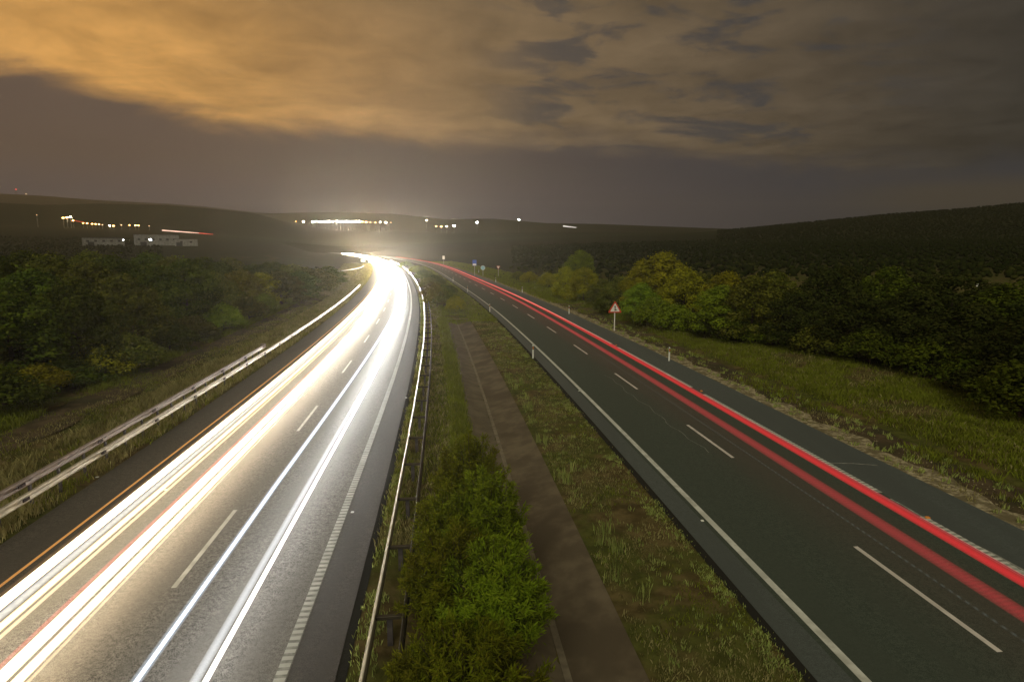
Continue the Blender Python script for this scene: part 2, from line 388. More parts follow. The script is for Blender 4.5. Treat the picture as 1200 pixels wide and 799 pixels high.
# ------------------------------------------------------------------ terrain
PXK = [-900, -300, 0, 60, 120, 200, 240, 300, 350, 400, 460, 520, 580, 640, 700, 780, 860, 960, 1040, 1120, 1200, 1500, 2100]
YK = {  # photo rows of the ground at each depth (None: road level)
    500: [288, 288, 288, 288, 288, 288, 288.5, 290, 294, None, None, 297, 293, 290, 288, 286, 285, 283, 282, 281, 280, 279, 279],
    900: [262, 264, 266, 268, 270, 273, 275, 279, 283, 286, 287, 284, 281, 279, 277, 275, 269, 259, 251, 245, 237, 226, 220],
    1300: [232, 235, 238, 241, 239, 241, 244, 250, 264, 270.5, 271, 273, 273, 272, 272, 273, 272, 265, 260, 255, 250, 240, 236],
    2000: [246, 246, 250, 250, 250, 251, 252, 252, 250, 249, 251, 257, 257, 262, 263, 266, 269, 268, 266, 262, 258, 250, 246],
    3200: [226, 226, 228, 231, 236, 240, 243, 250, 254, 257, 258, 262, 263, 264, 266, 268, 271, 271, 270, 268, 266, 260, 256],
    4600: [274] * 23,
}
YD = [-1e4, 110, 250] + sorted(YK)
ZT = [[0] * len(PXK), [0] * len(PXK), [0.0] * 12 + [0.5, 2.5, 3.0, 3, 3, 3, 3, 3, 3, 3, 3]]
for Yd in sorted(YK): ZT.append([0 if r is None else max(0, zat(r, Yd)) for r in YK[Yd]])
ZT = np.array(ZT, float)
def terrain(x, y):
    x = np.asarray(x, float); y = np.asarray(y, float)
    px = CX + F * x / np.maximum(y * math.cos(TH), 40.0)
    rows = np.array([np.interp(px, PXK, z) for z in ZT])
    k = np.clip(np.searchsorted(YD, y) - 1, 0, len(YD) - 2)
    y0 = np.array(YD)[k]; y1 = np.array(YD)[k + 1]; t = np.clip((y - y0) / (y1 - y0), 0, 1); 
    sh = np.where(np.array(YD)[k + 1] >= 1300, t * t * (3 - 2 * t), t)
    idx = np.arange(px.size).reshape(px.shape)
    z = np.take_along_axis(rows.reshape(len(ZT), -1), k.reshape(1, -1), 0)[0].reshape(px.shape) * (1 - sh) + \
        np.take_along_axis(rows.reshape(len(ZT), -1), (k + 1).reshape(1, -1), 0)[0].reshape(px.shape) * sh
    dr = np.minimum(np.abs(offset_of(RC, x, y) - 4), np.abs(offset_of(LC, x, y) + 4))
    dr = np.where(y > 760, 1e3, dr)
    w = np.clip((dr - 16) / 50, 0, 1)
    z = z * w * w * (3 - 2 * w)
    return z
def ground_z(x, y):
    z = terrain(x, y) - 0.03
    o = offset_of(RC, x, y)
    near = (y < 75) & (y > -45)
    z = z - np.where(near, np.clip(1.5 - np.abs(o + 5.75), 0, 1.5) / 1.5 * 0.40, 0)
    z = z - np.exp(-((o - 13.3) / 0.8) ** 2) * 0.30 * (y < 300)
    ol = offset_of(LC, x, y)
    z = z - np.exp(-((ol + 14.3) / 0.45) ** 2) * 0.22 * (y < 300)
    # small roughness away from the paving
    away = np.minimum(np.clip(o - 14.5, 0, 1) + np.clip(-ol - 18, 0, 1) , 1)
    z = z + away * 0.10 * (np.sin(x * 1.7 + y * .6) * np.sin(y * 1.1 - x * .4) + .6 * np.sin(x * .37) * np.sin(y * .29))
    return z
def gz(x, y): return float(ground_z(np.array([x]), np.array([y]))[0])
xs = [0.0]
while xs[-1] < 4400: xs.append(xs[-1] + (0.45 if xs[-1] < 24 else max(0.9, xs[-1] * 0.03)))
xs = np.array([-v for v in xs[:0:-1]] + xs)
ys = [-45.0]
while ys[-1] < 4500: ys.append(ys[-1] + (0.9 if ys[-1] < 60 else max(1.2, ys[-1] * 0.018)))
ys = np.array(ys)
GX, GY = np.meshgrid(xs, ys)
GZ = ground_z(GX, GY)
gv = np.stack([GX, GY, GZ], -1).reshape(-1, 3)
ny, nx = GX.shape
ii = (np.arange(ny - 1)[:, None] * nx + np.arange(nx - 1)[None, :]).ravel()
gf = np.stack([ii, ii + 1, ii + nx + 1, ii + nx], 1)
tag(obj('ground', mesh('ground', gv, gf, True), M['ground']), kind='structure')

# ------------------------------------------------------------------ roads and markings
Y0 = -40
strip('road_shoulder_westbound', M['lcs'], LC, -9.7, -7.28, Y0, 760, 0.0, 2)
strip('road_westbound', M['lc'], LC, -7.28, .14, Y0, 760, 0.0, 2)
strip('road_shoulder_westbound_median', M['lcs'], LC, .14, 1.12, Y0, 760, 0.0, 2)
strip('road_eastbound', M['rc'], RC, -0.25, 7.05, Y0, 640, 0.0, 2)
strip('road_shoulder_median', M['rcs'], RC, -0.98, -0.25, Y0, 640, 0.0, 2)
strip('road_shoulder_outer', M['rcs'], RC, 7.05, 9.35, Y0, 640, 0.0, 2)
strip('road_gutter_median', M['seal'], RC, -1.22, -0.98, Y0, 400, -0.006, 2)
strip('road_gutter_westbound', M['seal'], LC, 1.12, 1.34, Y0, 300, -0.006, 2)
strip('gravel_shoulder', M['gravel'], RC, lambda y: 9.35 + 0 * y, lambda y: 10.5 + .25 * np.sin(y * 1.3) + .15 * np.sin(y * 3.1), Y0, 320, -0.012, .5)
strip('dirt_verge', M['dirt'], RC, 9.9, lambda y: 12.2 + .3 * np.sin(y * .8) + .15 * np.sin(y * 2.7), Y0, 260, -0.018, .5)
strip('dirt_track', M['dirt'], LC, lambda y: -17.4 + .3 * np.sin(y * .5), lambda y: -15.1 + .2 * np.sin(y * .9), Y0, 130, -0.012, .7)

# lines (each is a sheet 4 mm above the asphalt)
def ribbed(name, curve, off, w, y0, y1, gaps=(), rib=.22, duty=.55, ribend=70):
    parts = [strip_np(curve, off - w / 2, off + w / 2, ribend, y1, .005, 2)]
    seg = []; a = y0
    for g0, g1 in gaps: seg.append((a, g0)); a = g1
    seg.append((a, ribend))
    for s0, s1 in seg: parts.append(strip_np(curve, off - w / 2, off + w / 2, s0, s1, .004, 1))
    o = obj(name, mesh(name, *join_np(parts)), M['worn']); tag(o, kind='structure')
    ribs = []
    y = y0
    while y < ribend:
        if not any(g0 - .1 < y < g1 for g0, g1 in gaps): ribs.append(strip_np(curve, off - w / 2 + .004, off + w / 2 - .004, y, y + rib * duty, .010, rib))
        y += rib
    ribs.append(strip_np(curve, off - w / 2 + .004, off + w / 2 - .004, ribend + .3, y1, .010, 2))
    o2 = obj(name + '_ribs', mesh(name, *join_np(ribs)), M['white']); tag(o2, kind='structure')
ribbed('lane_line_westbound_median', LC, 0, .24, Y0, 500)
strip('lane_line_eastbound_median', M['white'], RC, -.10, .10, Y0, 520, .004, 2)
ribbed('lane_line_eastbound_outer', RC, 7.0, .22, Y0, 420, gaps=[(17.5, 19.4), (33.6, 35.3), (50.2, 52)])
strip('lane_line_westbound_outer', M['worn'], LC, -7.28, -7.1, Y0, 500, .004, 2)
def dashes(name, curve, off, starts, ln, w=.13):
    o = obj(name, mesh(name, *join_np([strip_np(curve, off - w / 2, off + w / 2, s, s + ln, .004, .8) for s in starts])), M['white']); tag(o, kind='structure')
dashes('lane_dashes_eastbound', RC, 3.5, [11.35 + 12 * k for k in range(-4, 30)], 4.6, .14)
dashes('lane_dashes_westbound', LC, -3.62, [14.6 + 13.2 * k for k in range(-4, 22)], 4.6, .13)
# meandering sealed crack and the oblique shoulder joint on the eastbound road
def ribbon(name, mat, pts, w, z):
    v = []; n = len(pts)
    for i, p in enumerate(pts):
        a = Vector(pts[max(i - 1, 0)]); b = Vector(pts[min(i + 1, n - 1)]); d = (b - a).normalized(); q = Vector((-d.y, d.x)) * w / 2
        v += [(p[0] + q.x, p[1] + q.y, z), (p[0] - q.x, p[1] - q.y, z)]
    i = np.arange(n - 1) * 2
    tag(obj(name, mesh(name, np.array(v), np.stack([i, i + 1, i + 3, i + 2], 1)), mat), kind='structure')
pts = []
for k in range(26):
    y = 24.4 + k * .62; x = float(at(RC, y, 2.75)[0]) + .09 * math.sin(k * 1.7) + .07 * math.sin(k * .61 + 1)
    pts.append((x, y))
ribbon('road_crack', M['worn'], pts, .018, .005)
ribbon('road_joint', M['worn'], [un(972, 542.5), un(1000, 543), un(1028, 545)], .05, .005)
pts = [un(1043, 584), un(1058, 592), un(1080, 605), un(1100, 617), un(1130, 632), un(1165, 649), un(1200, 668), un(1240, 690)]
ribbon('road_old_line', M['worn'], pts, .07, .005)

# concrete V ditch in the median
DY0, DY1 = -40, 72
def ditch():
    ysd = ysteps(DY0, DY1, .5); n = len(ysd)
    prof = [(-7.15, -0.015, 0), (-5.9, -.40, 0)]
    for name, a, b, za, zb, mt in (('ditch_slab_left', -7.15, -5.95, -.012, -.36, 'conc2'), ('ditch_slab_right', -5.83, -4.35, -.36, -.012, 'conc')):
        v, f = strip_np(RC, a, b, DY0, DY1, (za, zb), .5); tag(obj(name, mesh(name, v, f), M[mt]), kind='structure')
    v, f = strip_np(RC, -5.97, -5.81, DY0, DY1, -.335, .5); tag(obj('ditch_joint', mesh('ditch_joint', v, f), M['joint']), kind='structure')
    v, f = strip_np(RC, -7.2, -4.3, DY1, DY1 + .35, (.02, .02), 1); tag(obj('ditch_end_sill', mesh('ditch_end_sill', v, f), M['joint']), kind='structure')
ditch()

# road studs
def studs():
    m = MB().box(-.05, .05, -.05, .05, 0, .02, .012).me('road_stud'); m.materials.append(M['plastic'])
    P = [(823, 610), (678.5, 458), (194, 574), (114, 559), (413, 600), (476, 466)]
    L = ['small white road stud beside the median line of the dark right road, nearest one',
         'small white road stud beside the median line, level with the delineator post',
         'tiny white road stud on the left shoulder, nearest the orange trail', 'tiny white road stud on the left shoulder close to the guard rail',
         'small pale road stud right of the ribbed line on the left road', 'tiny pale road stud near the median rail on the left road']
    for p, l in zip(P, L):
        x, y = un(*p); tag(obj('road_stud', m, loc=(x, y, .002)), l, 'road stud', 'road studs on the asphalt')
    m2 = MB().box(-.07, .07, -.06, .06, 0, .05, .02).me('amber_road_stud'); m2.materials.append(M['amber'])
    for p, l in zip([(822, 458.5), (722, 404.5), (1087, 607)], ['amber road stud in the edge line gap, middle one of three', 'amber road stud in the edge line gap, farthest of three', 'amber road stud in the edge line gap, nearest of three']):
        x, y = un(*p); tag(obj('amber_road_stud', m2, loc=(x, y, .003)), l, 'road stud', 'amber studs in the edge line gaps')
studs()

# ------------------------------------------------------------------ guard rails
WP = [(-.02, -.155), (.035, -.115), (.045, -.06), (-.02, -.02), (-.02, .02), (.045, .06), (.035, .115), (-.02, .155)]
def w_rail(curve, off, y0, y1, zc, face, d=1.0):
    pr = WP + [(a - .03, b) for a, b in WP[::-1]]
    ysr = ysteps(y0, y1, d); n = len(ysr); k = len(pr); v = np.empty((n * k, 3))
    for j, (a, b) in enumerate(pr):
        X, Y = at(curve, ysr, off + face * a); v[j::k, 0] = X; v[j::k, 1] = Y; v[j::k, 2] = zc + b
    i = np.arange(n - 1)[:, None] * k + np.arange(k)[None, :]; j2 = np.arange(n - 1)[:, None] * k + (np.arange(k)[None, :] + 1) % k
    f = np.stack([i.ravel(), j2.ravel(), (j2 + k).ravel(), (i + k).ravel()], 1)
    return v, f
def heading(curve, y): return math.atan(float(curve(y + 1) - curve(y - 1)) / 2)
def place(name, me, mat, root, curve, off, y, z=0):
    X, Y = at(curve, y, off); return obj(name, me, mat, root, (float(X), float(Y), z), -heading(curve, y))
def guard_left():
    root = empty('guard_rail', (float(at(LC, 20, -10.4)[0]), 20, 0))
    tag(root, 'long steel guard rail with two stacked beams along the left road shoulder', 'guard rail')
    base = Vector(root.location)
    def part(name, v, f, mt):
        o = obj(name, mesh(name, v - np.array(base), f), M[mt], root); return o
    lo = part('rail', *w_rail(LC, -10.25, -20, 128, .56, 1), 'steel')
    up = part('rail', *w_rail(LC, -10.33, -20, 46.6, 1.03, 1), 'steelp'); up['label'] = 'pinkish upper beam ending halfway along'
    X, Y = at(LC, 46.9, -10.33); b = MB().box(-.25, .03, -.18, .3, .9, 1.22, .03); e = b.build('end_flange', M['steelp'], root, (float(X) - base.x, float(Y) - base.y, 0))
    pm = MB().box(-.035, .035, -.05, .05, -.1, 1.12).me('post'); pm.materials.append(M['post'])
    pl = MB().box(-.035, .035, -.05, .05, -.1, .66).me('post'); pl.materials.append(M['post'])
    y = -16.0; k = 0
    while y < 127 and k < 96:
        X, Y = at(LC, y, -10.38 if y < 46.5 else -10.34)
        p = obj('post', pm if y < 46.5 else pl, None, root, (float(X) - base.x, float(Y) - base.y, 0)); p.rotation_euler = (0, 0, -heading(LC, y)); y += 1.5; k += 1
    jm = MB().box(-.005, .03, -.16, .16, -.05, .05, .008).me('splice'); jm.materials.append(M['bolt'])
    y = 6.0
    while y < 60:
        for zz, of in ((.56, -10.205), (1.03, -10.285)):
            if zz > 1 and y > 46: continue
            X, Y = at(LC, y, of); p = obj('splice', jm, None, root, (float(X) - base.x, float(Y) - base.y, zz)); p.rotation_euler = (0, 0, -heading(LC, y))
        y += 4.5
guard_left()
def guard_median():
    root = empty('guard_rail', (float(at(LC, 14, 2.1)[0]), 14, 0))
    tag(root, 'double sided median guard rail beside the lit left road, curving past bushes', 'guard rail')
    base = Vector(root.location)
    r1 = obj('rail', mesh('rail', w_rail(LC, 1.80, -20, 330, .60, -1)[0] - np.array(base), w_rail(LC, 1.80, -20, 330, .60, -1)[1]), M['steel'], root)
    r2 = obj('rail', mesh('rail', w_rail(LC, 2.48, -20, 330, .60, 1)[0] - np.array(base), w_rail(LC, 2.48, -20, 330, .60, 1)[1]), M['steeld'], root)
    r2['label'] = 'dull brown beam on the median side'
    pm = MB().box(-.06, .06, -.05, .05, -.2, .62).me('post'); pm.materials.append(M['post'])
    sm = MB().box(-.31, .31, -.05, .05, .60, .68, .01).me('spacer'); sm.materials.append(M['steeld'])
    y = -13; k = 0
    while y < 200 and k < 96:
        X, Y = at(LC, y, 2.14); h = -heading(LC, y)
        p = obj('post', pm, None, root, (float(X) - base.x, float(Y) - base.y, 0)); p.rotation_euler = (0, 0, h)
        p = obj('spacer', sm, None, root, (float(X) - base.x, float(Y) - base.y, 0)); p.rotation_euler = (0, 0, h)
        y += 3.1; k += 1
guard_median()
def guard_far():
    root = empty('guard_rail', (-55, 200, 0)); tag(root, 'short pale guard rail of the slip road left of the far bend', 'guard rail')
    line = smooth_curve(np.array([(160, -60), (180, -56.5), (205, -55), (232, -57.5), (260, -64.0)]))
    v, f = w_rail(line, 0, 164, 250, .6, 1, 3); obj('rail', mesh('rail', v - np.array((-55, 200, 0)), f), M['steel'], root)
    pm = MB().box(-.05, .05, -.05, .05, -.1, .7).me('post'); pm.materials.append(M['post'])
    for k in range(21):
        y = 166 + 4 * k; X, Y = at(line, y, -.1); obj('post', pm, None, root, (float(X) + 55, float(Y) - 200, 0))
guard_far()

# ------------------------------------------------------------------ delineator posts
def delineators():
    proto = empty('delineator_post')
    prof = [(-.06, -.02), (-.03, -.045), (.03, -.045), (.06, -.02), (.06, .02), (-.06, .02)]
    n = len(prof); v = [(a, b, 0) for a, b in prof] + [(a, b, 1.0) for a, b in prof] + [(a * .9, b, 1.1 - .05 * (a > 0)) for a, b in prof]
    fs = [tuple(range(n - 1, -1, -1)), tuple(range(2 * n, 3 * n))]
    for k in (0, n):
        for i in range(n): j = (i + 1) % n; fs.append((k + i, k + j, k + n + j, k + n + i))
    MB().add(v, fs).build('body', M['plastic'], proto)
    MB().box(-.063, .063, -.05, -.046, .72, .98).build('band', M['black'], proto)
    MB().box(-.035, .035, -.056, -.051, .76, .93, .002).build('reflector', M['amber'], proto)
    Rr = [(784, 422.7), (666.8, 367.8), (612, 343), (581, 330.8), (561, 319.5)]
    Ll = [(624.6, 419.7), (574, 365.5), (548, 342), (531, 330)]
    nm = ['nearest', 'second nearest', 'third nearest', 'fourth nearest', 'farthest']
    first = True
    for side, pts in (('right verge beyond the red trails', Rr), ('median edge of the dark right road', Ll)):
        for i, p in enumerate(pts):
            o = proto if first else copy_tree(proto); first = False
            x, y = un(*p); o.location = (x, y, -.02); o.rotation_euler = (0, 0, -heading(RC, y))
            tag(o, '%s white delineator post with reflector on the %s' % (nm[i] if i < len(pts) - 1 else 'farthest', side), 'delineator post', 'white delineator posts along the right road')
delineators()

# ------------------------------------------------------------------ signs
def rot_tri(s, z0, flip=False):                 # triangle polygon with clipped corners
    h = s * math.sqrt(3) / 2; c = s * .06
    P = [(-s / 2 + c, 0), (s / 2 - c, 0), (s / 2 - c * .35, c * .9), (c * .55, h - c * .9), (-c * .55, h - c * .9), (-s / 2 + c * .35, c * .9)]
    if flip: P = [(x, h - z) for x, z in P[::-1]]
    return [(x, z + z0) for x, z in P]
def warn_sign():
    x, y = un(720, 387.5); root = empty('warning_sign', (x, y, -.03), -heading(RC, y) * .4)
    tag(root, 'red bordered triangular warning sign with black arrow emblem on a pale post', 'road sign')
    MB().box(-.05, .05, .03, .11, 0, 2.9, .01).build('post', M['signw'], root)
    p = MB().prism(rot_tri(1.45, 1.9), -.012, .012).build('border', M['signr'], root)
    MB().prism([(a * .70, (b - 2.318) * .70 + 2.318) for a, b in rot_tri(1.45, 1.9)], -.02, -.0125).build('panel', M['signw'], root)
    e = MB()
    e.prism([(-.045, 2.10), (.045, 2.10), (.045, 2.50), (-.045, 2.50)], -.028, -.021)
    e.prism([(-.11, 2.50), (.11, 2.50), (0, 2.66)], -.028, -.021)
    e.prism([(.045, 2.28), (.045, 2.19), (.17, 2.12), (.17, 2.22)], -.028, -.021)
    e.build('emblem', M['black'], root)
    MB().box(-.5, .5, -.008, .008, 1.5, 1.62).build('bracket', M['steeld'], root) if False else None
warn_sign()
def panel_sign(name, px, by, ty, my, wpx, mat, label, extra=None):
    x, y = un(px, by); s = y / F; root = empty(name, (x, y, -.03), 0)
    z1 = zat(ty, y); z0 = zat(my, y); w = wpx * s
    tag(root, label, 'road sign')
    MB().box(-.05, .05, .03, .11, 0, z1 - .05, .01).build('post', M['steel'], root)
    MB().box(-w / 2, w / 2, -.015, .02, z0, z1, .006).build('panel', mat, root)
    if extra: extra(root, w, z0, z1)
panel_sign('direction_sign', 556.2, 323, 304.6, 311.3, 4.6, M['signb'], 'blue rectangular road sign with pale lower half beyond the right verge',
           lambda r, w, z0, z1: MB().box(-w * .42, w * .42, -.022, -.016, z0 + .08, z0 + (z1 - z0) * .36).build('pale_field', M['signw'], r))
panel_sign('marker_sign', 520, 310, 299.8, 303.8, 2.6, M['signw'], 'small white upright sign on a post beside the far red trails')
def disc_sign():
    x, y = un(566, 323.5); root = empty('round_sign', (x, y, -.03)); tag(root, 'pale blue round road sign just right of the blue rectangular one', 'road sign')
    z = zat(313.7, y); r = 2.6 * y / F
    MB().box(-.05, .05, .03, .11, 0, z, .01).build('post', M['steel'], root)
    MB().prism([(r * math.cos(t * math.pi / 12), z + r * math.sin(t * math.pi / 12)) for t in range(24)], -.015, .015).build('rim', M['signw'], root)
    MB().prism([(r * .86 * math.cos(t * math.pi / 12), z + r * .86 * math.sin(t * math.pi / 12)) for t in range(24)], -.022, -.016).build('panel', M['signc'], root)
    x, y = un(584, 324); root = empty('yield_sign', (x, y, -.03)); tag(root, 'inverted triangular give way sign standing right of the round sign', 'road sign')
    s = 4.6 * y / F; z = zat(315.6, y)
    MB().box(-.05, .05, .03, .11, 0, z + s * .5, .01).build('post', M['steel'], root)
    MB().prism(rot_tri(s, z, True), -.015, .015).build('border', M['signr'], root)
    MB().prism([(a * .7, (b - z - s * .577) * .7 + z + s * .577) for a, b in rot_tri(s, z, True)], -.022, -.016).build('panel', M['signw'], root)
disc_sign()
for px, by, ty, lb in ((425.5, 307.6, 303.2, 'left one of two pale panels added for headlamp glare at the far bend'), (434.5, 308.6, 303.6, 'right one of two pale panels added for headlamp glare at the far bend')):
    x, y = un(px, by + .8); root = empty('glare_panel', (x, y, 0)); s = y / F  # added panels standing in for the bright glare beside the bend
    tag(root, lb, 'road sign', 'pale panels added for glare at the far bend')
    MB().box(-.06, .06, .03, .12, 0, zat(ty, y) - .1).build('post', M['steel'], root)
    MB().box(-2.6 * s, 2.6 * s, -.02, .02, zat(by - .6, y), zat(ty, y), .01).build('panel', M['signw'], root)
x, y = 71.5, 92.0
root = empty('marker_post', (x, y, gz(x, y))); tag(root, 'slim pole with pale cap standing among dark bushes at far right', 'pole')
MB().tube([(0, 0, 0), (0, 0, zat(333, 92) - 0)], [.07, .05], 8).build('pole', M['post'], root)
MB().tube([(0, 0, zat(335, 92) - .1), (0, 0, zat(331.5, 92))], [.16, .12], 8).build('cap', M['plastic'], root)

# ------------------------------------------------------------------ foliage
def rand_dirs(g, n):
    d = g.normal(size=(n, 3)); return d / np.linalg.norm(d, axis=1, keepdims=True)
def leaves_at(g, P, Nrm, L, W, droop=0.0, facing=False):
    """one kinked leaf per point; facing: the leaf lies roughly on the crown's surface"""
    n = len(P)
    if facing:
        q = Nrm + g.normal(size=(n, 3)) * .42; d = np.cross(q, rand_dirs(g, n)); d[:, 2] -= droop
        d /= np.linalg.norm(d, axis=1, keepdims=True) + 1e-6; s = np.cross(d, q)
    else:
        d = rand_dirs(g, n) + Nrm * .5; d[:, 2] -= droop; d /= np.linalg.norm(d, axis=1, keepdims=True)
        s = np.cross(d, Nrm + rand_dirs(g, n) * .7)
    s /= np.linalg.norm(s, axis=1, keepdims=True) + 1e-6
    l = (L * g.uniform(.6, 1.35, n))[:, None]; w = (W * g.uniform(.6, 1.35, n))[:, None]
    up = np.cross(s, d) * w * .35
    v = np.stack([P, P + d * l * .5 + s * w + up, P + d * l, P + d * l * .5 - s * w + up], 1).reshape(-1, 3)
    f = (np.arange(n)[:, None] * 4 + np.array([0, 1, 2, 3])[None, :])
    return v, f
def crown(g, lobes, n, L, W, droop=0.0, shell=.72):
    rs = np.array([r for _, r in lobes]); pr = rs ** 2 / (rs ** 2).sum()
    idx = g.choice(len(lobes), n, p=pr); c = np.array([c for c, _ in lobes])[idx]; r = rs[idx]
    d = rand_dirs(g, n); d[:, 2] = np.where(d[:, 2] < -.35, -d[:, 2] * .6, d[:, 2]); d /= np.linalg.norm(d, axis=1, keepdims=True)
    k = np.sin(d[:, 0] * 5 + c[:, 0] * 3) * np.sin(d[:, 1] * 6 + c[:, 1] * 2) * np.sin(d[:, 2] * 5 + c[:, 2])
    rad = r * (shell + (1.06 - shell) * g.random(n) ** .5) * (1 + .18 * k)
    rad = np.where(g.random(n) < .16, rad * g.uniform(1.0, 1.45, n), rad)
    P = c + d * rad[:, None] * np.array([1, 1, .9])
    return leaves_at(g, P, d, L, W, droop, True)
def tree_proto(seed, mat, h, rx, kind='tree', n=9000, L=.26, W=.085, low=.12, name='broadleaf_tree'):
    g = np.random.default_rng(seed); root = empty(name)
    lobes = []
    nl = 26
    for k in range(nl):
        a = k * 2.4 + g.uniform(-.5, .5); t = (k + .5) / nl
        zr = low + (1 - low - .16) * t; rr = rx * (.72 * math.sqrt(max(.05, 1 - (1.15 * t - .15) ** 2)))
        lobes.append((np.array([math.cos(a) * rr, math.sin(a) * rr, h * zr]), rx * g.uniform(.22, .38) * (1 - .2 * t)))
    lobes.append((np.array([g.uniform(-.2, .2), 0, h * .86]), rx * .30)); lobes.append((np.array([0, 0, h * .5]), rx * .55))
    v, f = crown(g, lobes, n, L, W)
    obj('crown', mesh('crown', v, f), mat, root)
    tb = MB(); tb.tube([(0, 0, -.1), (.05, .03, h * .2), (-.05, .06, h * .45), (0, 0, h * .72)], [.05 * h * .5, .035 * h * .5, .024 * h * .5, .01 * h * .5], 8)
    for k in range(7):
        c = lobes[k * 2 % len(lobes)][0]; s = Vector((0, 0, h * (.14 + .05 * k))); e = Vector(c)
        tb.tube([s, s.lerp(e, .5) + Vector((0, 0, -.1)), e], [.05, .035, .015], 6)
    tb.build('trunk', M['bark'], root)
    return root
GR_L = 'trees of the dense belt left of the road'; GR_R = 'trees and bushes along the right verge'
protos = {k: tree_proto(s, M[m], 8.0, 3.4) for k, s, m in (('dark', 1, 'f_dark'), ('dark2', 2, 'f_dark'), ('olive', 3, 'f_olive'), ('olive2', 4, 'f_olive'), ('gold', 5, 'f_gold'), ('green', 6, 'f_green'), ('rust', 7, 'f_rust'), ('black', 8, 'f_dim'), ('black2', 9, 'f_dim'))}
bush = {k: tree_proto(s, M[m], 3.0, 2.0, n=4200, L=.20, W=.06, low=.2, name='bush') for k, s, m in (('dark', 11, 'f_dark'), ('gold', 12, 'f_gold'), ('green', 13, 'f_green'), ('rust', 14, 'f_rust'), ('olive', 15, 'f_olive'))}
used = set()
def plant(tab, kind, x, y, h, w, name=None):
    p = tab[kind]; h0, w0 = (8.0, 3.4) if tab is protos else (3.0, 2.0)
    key = (id(tab), kind)
    if key in used: o = copy_tree(p)
    else: used.add(key); o = p
    o.location = (x, y, gz(x, y) - .05); o.scale = (w / w0, w / w0, h / h0); o.rotation_euler = (0, 0, rnd.uniform(0, 6.28))
    return o
# ordinals in words for label order along the picture
ORD = ['first', 'second', 'third', 'fourth', 'fifth', 'sixth', 'seventh', 'eighth', 'ninth', 'tenth', 'eleventh', 'twelfth', 'thirteenth', 'fourteenth', 'fifteenth', 'sixteenth',
       'seventeenth', 'eighteenth', 'nineteenth', 'twentieth'] + ['twenty-' + s for s in ('first', 'second', 'third', 'fourth', 'fifth', 'sixth', 'seventh', 'eighth', 'ninth')] + ['thirtieth'] + ['thirty-' + s for s in ('first', 'second', 'third', 'fourth', 'fifth', 'sixth', 'seventh', 'eighth', 'ninth')] + ['fortieth'] + ['forty-' + s for s in ('first', 'second', 'third', 'fourth', 'fifth', 'sixth', 'seventh', 'eighth', 'ninth')]
LOOK = {'black': 'nearly black', 'black2': 'nearly black', 'dark': 'dark green', 'dark2': 'dark green', 'olive': 'olive green', 'olive2': 'olive green', 'gold': 'yellowish', 'green': 'bright green', 'rust': 'brownish olive'}
def label_row(rows, what, where, group, cat):
    rows.sort(key=lambda r: proj(*r[0].location)[0])
    for i, (o, k) in enumerate(rows):
        tag(o, '%s %s, %s from left %s' % (LOOK[k], what, ORD[i], where), cat, group)
# left belt
rowsL, rowsB = [], []
spec = [ # px, base row, top row, width m, kind
    (20, 454, 334, 3.6, 'dark'), (95, 438, 322, 3.4, 'dark2'), (-60, 466, 322, 4, 'olive'), (150, 414, 320, 3.6, 'olive'), (45, 416, 309, 4, 'dark'), (110, 396, 304, 4, 'olive2'),
    (180, 391, 308, 3.8, 'dark2'), (222, 390, 300, 3.8, 'dark'), (0, 401, 296, 4.5, 'dark2'), (70, 389, 293, 4.2, 'olive'), (140, 379, 296, 4, 'dark'), (255, 374, 316, 3.4, 'olive2'),
    (285, 366, 314, 3.6, 'rust'), (308, 360, 318, 3.4, 'gold'), (262, 356, 306, 4, 'dark'), (205, 362, 298, 4.5, 'olive'), (330, 358, 316, 4, 'olive'), (300, 350, 308, 4.5, 'dark2'),
    (352, 350, 316, 4, 'dark'), (345, 342, 309, 5, 'olive2'), (372, 342, 314, 4.5, 'olive'), (240, 350, 300, 5, 'dark2'), (180, 352, 294, 5, 'dark'), (110, 359, 292, 5, 'olive2'),
    (40, 366, 290, 5, 'dark'), (385, 333, 311, 4.5, 'dark2'), (320, 336, 305, 5, 'dark'), (270, 338, 301, 5, 'olive'), (-40, 406, 300, 4.5, 'dark')]
for px, by, ty, w, k in spec:
    x, y = un(px, by); x = xat(px, y, 0)
    h = min(max(3.0, zat(ty, y)), 10.5)
    rowsL.append((plant(protos, k, x, y, h, w), k))
label_row(rowsL, 'leafy tree', 'in the belt beyond the left guard rail', GR_L, 'tree')
for px, by, ty, w, k in [(45, 464, 428, 1.8, 'gold'), (150, 434, 390, 2.4, 'olive'), (120, 441, 403, 2.2, 'gold'), (200, 411, 378, 2.2, 'dark'), (225, 399, 370, 2.4, 'olive'), (262, 388, 356, 2.4, 'green'), (292, 376, 348, 2.4, 'olive'), (310, 368, 344, 2.2, 'green'), (-10, 486, 428, 2.6, 'dark'), (80, 451, 418, 2.4, 'dark')]:
    x, y = un(px, by); rowsB.append((plant(bush, k, x, y, max(1.2, zat(ty, y)), w), k))
label_row(rowsB, 'low bush', 'at the foot of the left tree belt', 'bushes at the foot of the left belt', 'bush')
